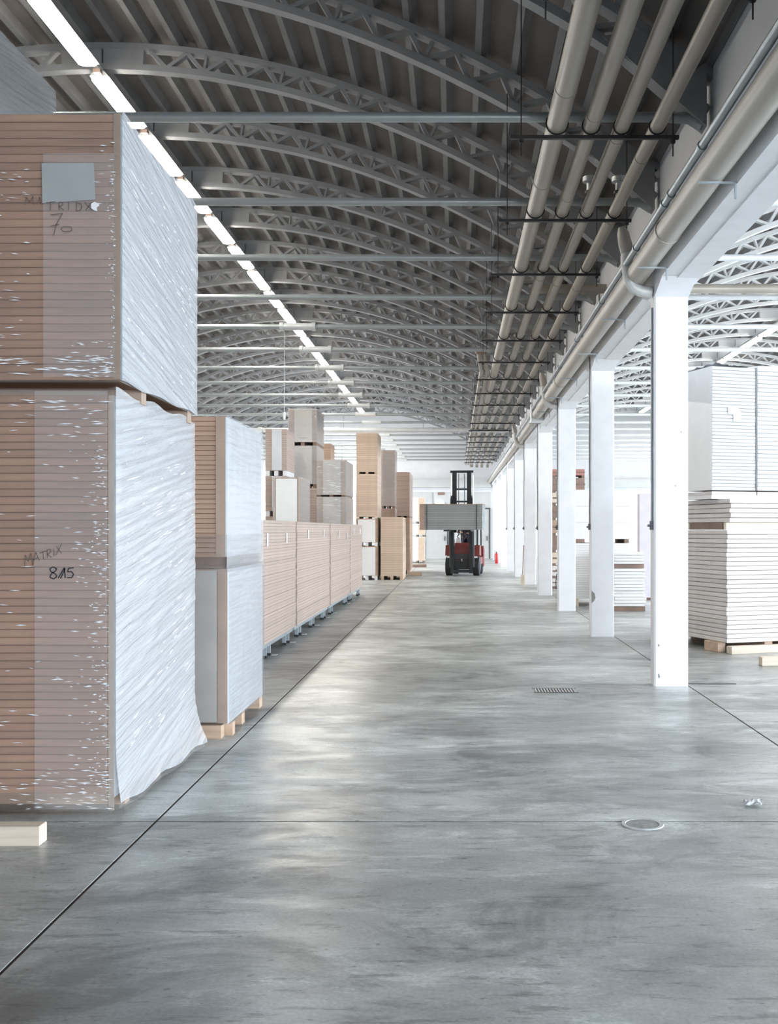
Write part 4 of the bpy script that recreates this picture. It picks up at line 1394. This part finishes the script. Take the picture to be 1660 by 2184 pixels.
MB().prism_x([(1.15, 0.62), (1.15, 1.05), (1.75, 1.0), (1.75, 0.62)], -0.46, 0.46).build('hood', M['red'], fk)
MB().prism_x([(1.75, 0.25), (1.75, 1.02), (2.05, 1.0), (2.22, 0.85), (2.25, 0.30)], -0.55, 0.58).build('counterweight', M['red'], fk)
# mast
for sx in (-1, 1):
    a = sx * 0.325
    MB().box(a - 0.055, a + 0.055, -0.22, -0.10, 0.10, 2.62).build('outer_mast_rail', M['black'], fk)
    b = sx * 0.255
    MB().box(b - 0.075, b + 0.075, -0.098, -0.04, 1.50, 3.60).build('inner_mast_rail', M['black'], fk)
    MB().tube([(sx * 0.40, -0.06, 0.3), (sx * 0.40, -0.06, 2.5)], 0.035, 10).build('lift_cylinder', M['dark_grey'], fk, True)
    MB().tube([(sx * 0.385, -0.06, 2.5), (sx * 0.385, -0.06, 3.5)], 0.018, 8).build('lift_ram', M['chrome'], fk, True)
    MB().tube([(sx * 0.30, 0.14, 1.25), (sx * 0.30, 0.02, 0.55)], 0.03, 8).build('tilt_cylinder', M['black'], fk, True)
    MB().tube([(sx * 0.10, -0.15, 1.4), (sx * 0.10, -0.15, 3.54)], 0.014, 6).build('lift_chain', M['clamp'], fk)
    MB().prism_y([(sx * 0.32, 2.30), (sx * 0.39, 2.34), (sx * 0.39, 2.66), (sx * 0.345, 2.80), (sx * 0.32, 2.80)], -0.20, -0.08).build('mast_shoulder', M['black'], fk)
MB().box(-0.40, 0.40, -0.11, -0.03, 3.58, 3.66).build('top_crossbar', M['black'], fk)
for z in (2.55, 2.98):
    MB().box(-0.18, 0.18, -0.09, -0.05, z, z + 0.06).build('mast_crossbar', M['black'], fk)
MB().box(-0.27, 0.27, -0.19, -0.11, 0.12, 0.22).build('mast_crossbar', M['black'], fk)
MB().box(-0.30, 0.30, -0.09, 0.10, 0.24, 0.50).build('axle_housing', M['black'], fk)
MB().box(-0.28, 0.28, 0.10, 0.13, 0.58, 0.76).build('front_plate', M['dark_grey'], fk)
MB().tube([(-0.02, 0.02, 0.58), (0.0, -0.02, 0.46)], 0.03, 8).build('hydraulic_fitting', M['chrome'], fk, True)
MB().tube([(0.08, 0.02, 0.50), (0.13, -0.03, 0.40)], 0.024, 8).build('hydraulic_fitting', M['chrome'], fk, True)
# carriage and forks
MB().box(-0.55, 0.55, -0.30, -0.24, 1.60, 1.70).box(-0.55, 0.55, -0.30, -0.24, 2.0, 2.1).build('carriage', M['black'], fk)
for sx in (-0.40, 0.40):
    MB().box(sx - 0.06, sx + 0.06, -1.45, -0.30, 1.55, 1.595).box(sx - 0.06, sx + 0.06, -0.345, -0.30, 1.55, 2.1).build('fork', M['black'], fk)
# overhead guard, seat, steering wheel
for sx in (-0.50, 0.50):
    MB().tube([(sx, 0.40, 1.05), (sx, 0.55, 2.05), (sx * 0.9, 0.75, 2.15)], 0.026, 8).build('guard_post', M['black'], fk, True)
    MB().tube([(sx, 1.70, 1.0), (sx, 1.62, 2.05), (sx * 0.9, 1.55, 2.15)], 0.026, 8).build('guard_post', M['black'], fk, True)
    MB().tube([(sx * 0.9, 0.75, 2.15), (sx * 0.9, 1.55, 2.15)], 0.026, 8).build('guard_rail', M['black'], fk, True)
for k in range(6):
    MB().box(-0.45, 0.45, 0.76 + 0.15 * k, 0.80 + 0.15 * k, 2.14, 2.17).build('guard_bar', M['black'], fk)
MB().box(-0.24, 0.24, 1.0, 1.45, 1.051, 1.12).build('seat', M['dark_grey'], fk)
MB().prism_x([(1.42, 1.12), (1.50, 1.62), (1.58, 1.62), (1.52, 1.12)], -0.22, 0.22).build('seat_back', M['dark_grey'], fk)
MB().tube([(-0.08, 0.44, 1.10), (-0.08, 0.62, 1.36)], 0.022, 8).build('steering_column', M['black'], fk, True)
MB().tube([(-0.08 + 0.16 * math.cos(a), 0.62 + 0.16 * math.sin(a) * 0.8, 1.37 + 0.16 * math.sin(a) * 0.55) for a in [i * math.pi / 10 for i in range(21)]], 0.014, 8, False).build('steering_wheel', M['rubber'], fk, True)
MB().box(-0.26, -0.10, 0.40, 0.44, 1.14, 1.30).build('dash_panel', M['white_paper'], fk)

# the load on the forks
rzf = fk.rotation_euler.z
p = Matrix.Rotation(rzf, 3, 'Z') @ Vector((-0.21, -0.90, 0))
ld = thing('board_bundle', 'strapped bundle of grey green boards raised on the forklift forks', 'board bundle', (fk.location.x + p.x, fk.location.y + p.y, 1.597), rzf)
me = MB().cbox(-1.05, 1.05, -0.50, 0.50, 0, 0.074, 0.004).mesh('board', M['greyboard'])
rr = random.Random(9)
for i in range(11):
    link('board', me, ld, (rr.uniform(-0.006, 0.006), rr.uniform(-0.004, 0.004), 0.001 + 0.077 * i))
MB().box(-1.07, 1.07, -0.51, 0.51, 0.848, 0.868).build('cover_board', M['mdf_dark'], ld)
for x in (-0.82, 0.86):
    MB().box(x - 0.012, x + 0.012, -0.514, -0.508, 0.0, 0.85).build('strap', M['clamp'], ld)
for x0, x1 in ((-1.065, -0.9),):
    MB().box(x0, x1, -0.513, -0.508, 0.0, 0.845).build('corner_board', M['mdf_dark'], ld)

# ------------------------------------------------------------------ driver
def person(loc, rz):
    V = [(0, 0, 0.02), (0, 0.02, 0.14), (0, -0.02, 0.30), (0, -0.06, 0.44), (0, -0.09, 0.55), (0, -0.11, 0.62),                # pelvis..neck 0-5
         (0.10, -0.04, 0.01), (0.12, -0.40, 0.05), (0.12, -0.50, -0.34), (0.12, -0.62, -0.40),                                # right thigh.. 6-9
         (-0.10, -0.04, 0.01), (-0.12, -0.40, 0.05), (-0.12, -0.50, -0.34), (-0.12, -0.62, -0.40),                            # 10-13
         (0.19, -0.07, 0.50), (0.27, -0.20, 0.28), (0.12, -0.42, 0.27), (0.10, -0.47, 0.28),                                  # right arm 14-17
         (-0.19, -0.07, 0.50), (-0.29, -0.22, 0.30), (-0.16, -0.45, 0.29), (-0.14, -0.50, 0.30)]                              # left arm 18-21
    Rr = [(.15, .12), (.15, .11), (.16, .11), (.17, .10), (.10, .08), (.055, .055), (.085, .085), (.062, .062), (.045, .045), (.04, .05), (.085, .085), (.062, .062), (.045, .045), (.04, .05),
          (.062, .062), (.045, .045), (.030, .030), (.034, .022), (.062, .062), (.045, .045), (.030, .030), (.034, .022)]
    E = [(0, 1), (1, 2), (2, 3), (3, 4), (4, 5), (0, 6), (6, 7), (7, 8), (8, 9), (0, 10), (10, 11), (11, 12), (12, 13), (3, 14), (14, 15), (15, 16), (16, 17), (3, 18), (18, 19), (19, 20), (20, 21)]
    hands = []
    for root, sx in ((17, 1), (21, -1)):
        bx, by, bz = V[root]
        for k, (dx, l) in enumerate(((-0.03, .075), (-0.01, .085), (0.01, .08), (0.03, .065), (-0.05, .055))):
            i0 = len(V)
            dx *= sx
            if k == 4:
                V.extend([(bx + dx, by + 0.0, bz + 0.0), (bx + dx * 1.25, by - 0.03, bz - 0.02)])
            else:
                V.extend([(bx + dx, by - 0.045, bz + 0.008), (bx + dx, by - 0.045 - l * 0.45, bz - 0.022)])
            Rr.extend([(.009, .009), (.007, .007)])
            E.extend([(root, i0), (i0, i0 + 1)])
    me = bpy.data.meshes.new('person_body')
    me.from_pydata(V, E, [])
    o = bpy.data.objects.new('person_tmp', me)
    COL.objects.link(o)
    m = o.modifiers.new('skin', 'SKIN')
    for i, s in enumerate(me.skin_vertices[0].data):
        s.radius = Rr[i]
        s.use_root = (i == 0)
    ss = o.modifiers.new('sub', 'SUBSURF')
    ss.levels = ss.render_levels = 2
    dg = bpy.context.evaluated_depsgraph_get()
    me2 = bpy.data.meshes.new_from_object(o.evaluated_get(dg))
    bpy.data.objects.remove(o)
    me2.materials.clear()
    for k in ('skin', 'jacket', 'trousers'):
        me2.materials.append(M[k])
    bm = bmesh.new()
    bm.from_mesh(me2)
    # head: shaped sphere with brow, nose, chin and ears
    hd = bmesh.ops.create_uvsphere(bm, u_segments=28, v_segments=20, radius=1.0)
    for v in hd['verts']:
        x, y, z = v.co
        jaw = 1 - 0.28 * max(0, -z)
        nx, ny, nz = x * 0.078 * jaw, y * 0.098, z * 0.118
        if y < -0.5:
            nose = math.exp(-((x / 0.16) ** 2) - ((z + 0.12) / 0.22) ** 2)
            ny -= 0.022 * nose
            for ex in (-0.38, 0.38):
                ny += 0.012 * math.exp(-(((x - ex) / 0.18) ** 2) - ((z - 0.08) / 0.12) ** 2)
            ny += 0.006 * math.exp(-((x / 0.3) ** 2) - ((z + 0.48) / 0.05) ** 2)
        if abs(x) > 0.9:
            nx += math.copysign(0.014 * math.exp(-((z + 0.05) / 0.22) ** 2 - ((y - 0.1) / 0.2) ** 2), x)
        v.co = (nx, ny - 0.135, nz + 0.735)
    for f in bm.faces:
        c = f.calc_center_median()
        f.smooth = True
        if c.z > 0.60 or (c.y < -0.475 and 0.2 < c.z < 0.36):
            f.material_index = 0
        elif c.z > 0.07 and not (c.y < -0.2 and c.z < 0.2):
            f.material_index = 1
        else:
            f.material_index = 2
    bm.to_mesh(me2)
    bm.free()
    b = link('person', me2)
    b.location, b.rotation_euler = loc, (0, 0, rz)
    # hair cap and eyes
    hb = bmesh.new()
    hv = bmesh.ops.create_uvsphere(hb, u_segments=24, v_segments=16, radius=1.0)
    for v in hv['verts']:
        x, y, z = v.co
        zz = max(z, -0.1 + 0.9 * max(0, -y))
        v.co = (x * 0.083, y * 0.103 - 0.130, zz * 0.124 + 0.738)
    hm = bpy.data.meshes.new('hair')
    hb.to_mesh(hm)
    hb.free()
    for f in hm.polygons:
        f.use_smooth = True
    hm.materials.append(M['hair'])
    link('hair', hm, b)
    for ex in (-0.030, 0.030):
        MB().tube([(ex, -0.2215, 0.742), (ex, -0.2275, 0.742)], 0.009, 10).build('eye', M['marker'], b)
        MB().bar((ex - 0.014, -0.2265, 0.762), (ex + 0.014, -0.2265, 0.763), 0.006).build('eyebrow', M['hair'], b)
    MB().bar((-0.020, -0.222, 0.678), (0.020, -0.222, 0.678), 0.007).build('mouth', M['crate_red'], b)
    return b


q = Matrix.Rotation(rzf, 3, 'Z') @ Vector((0.02, 1.24, 0))
pr_ = person((fk.location.x + q.x, fk.location.y + q.y, 1.21), rzf)
tag(pr_, 'person in dark plum jacket sitting at the forklift wheel', 'person')
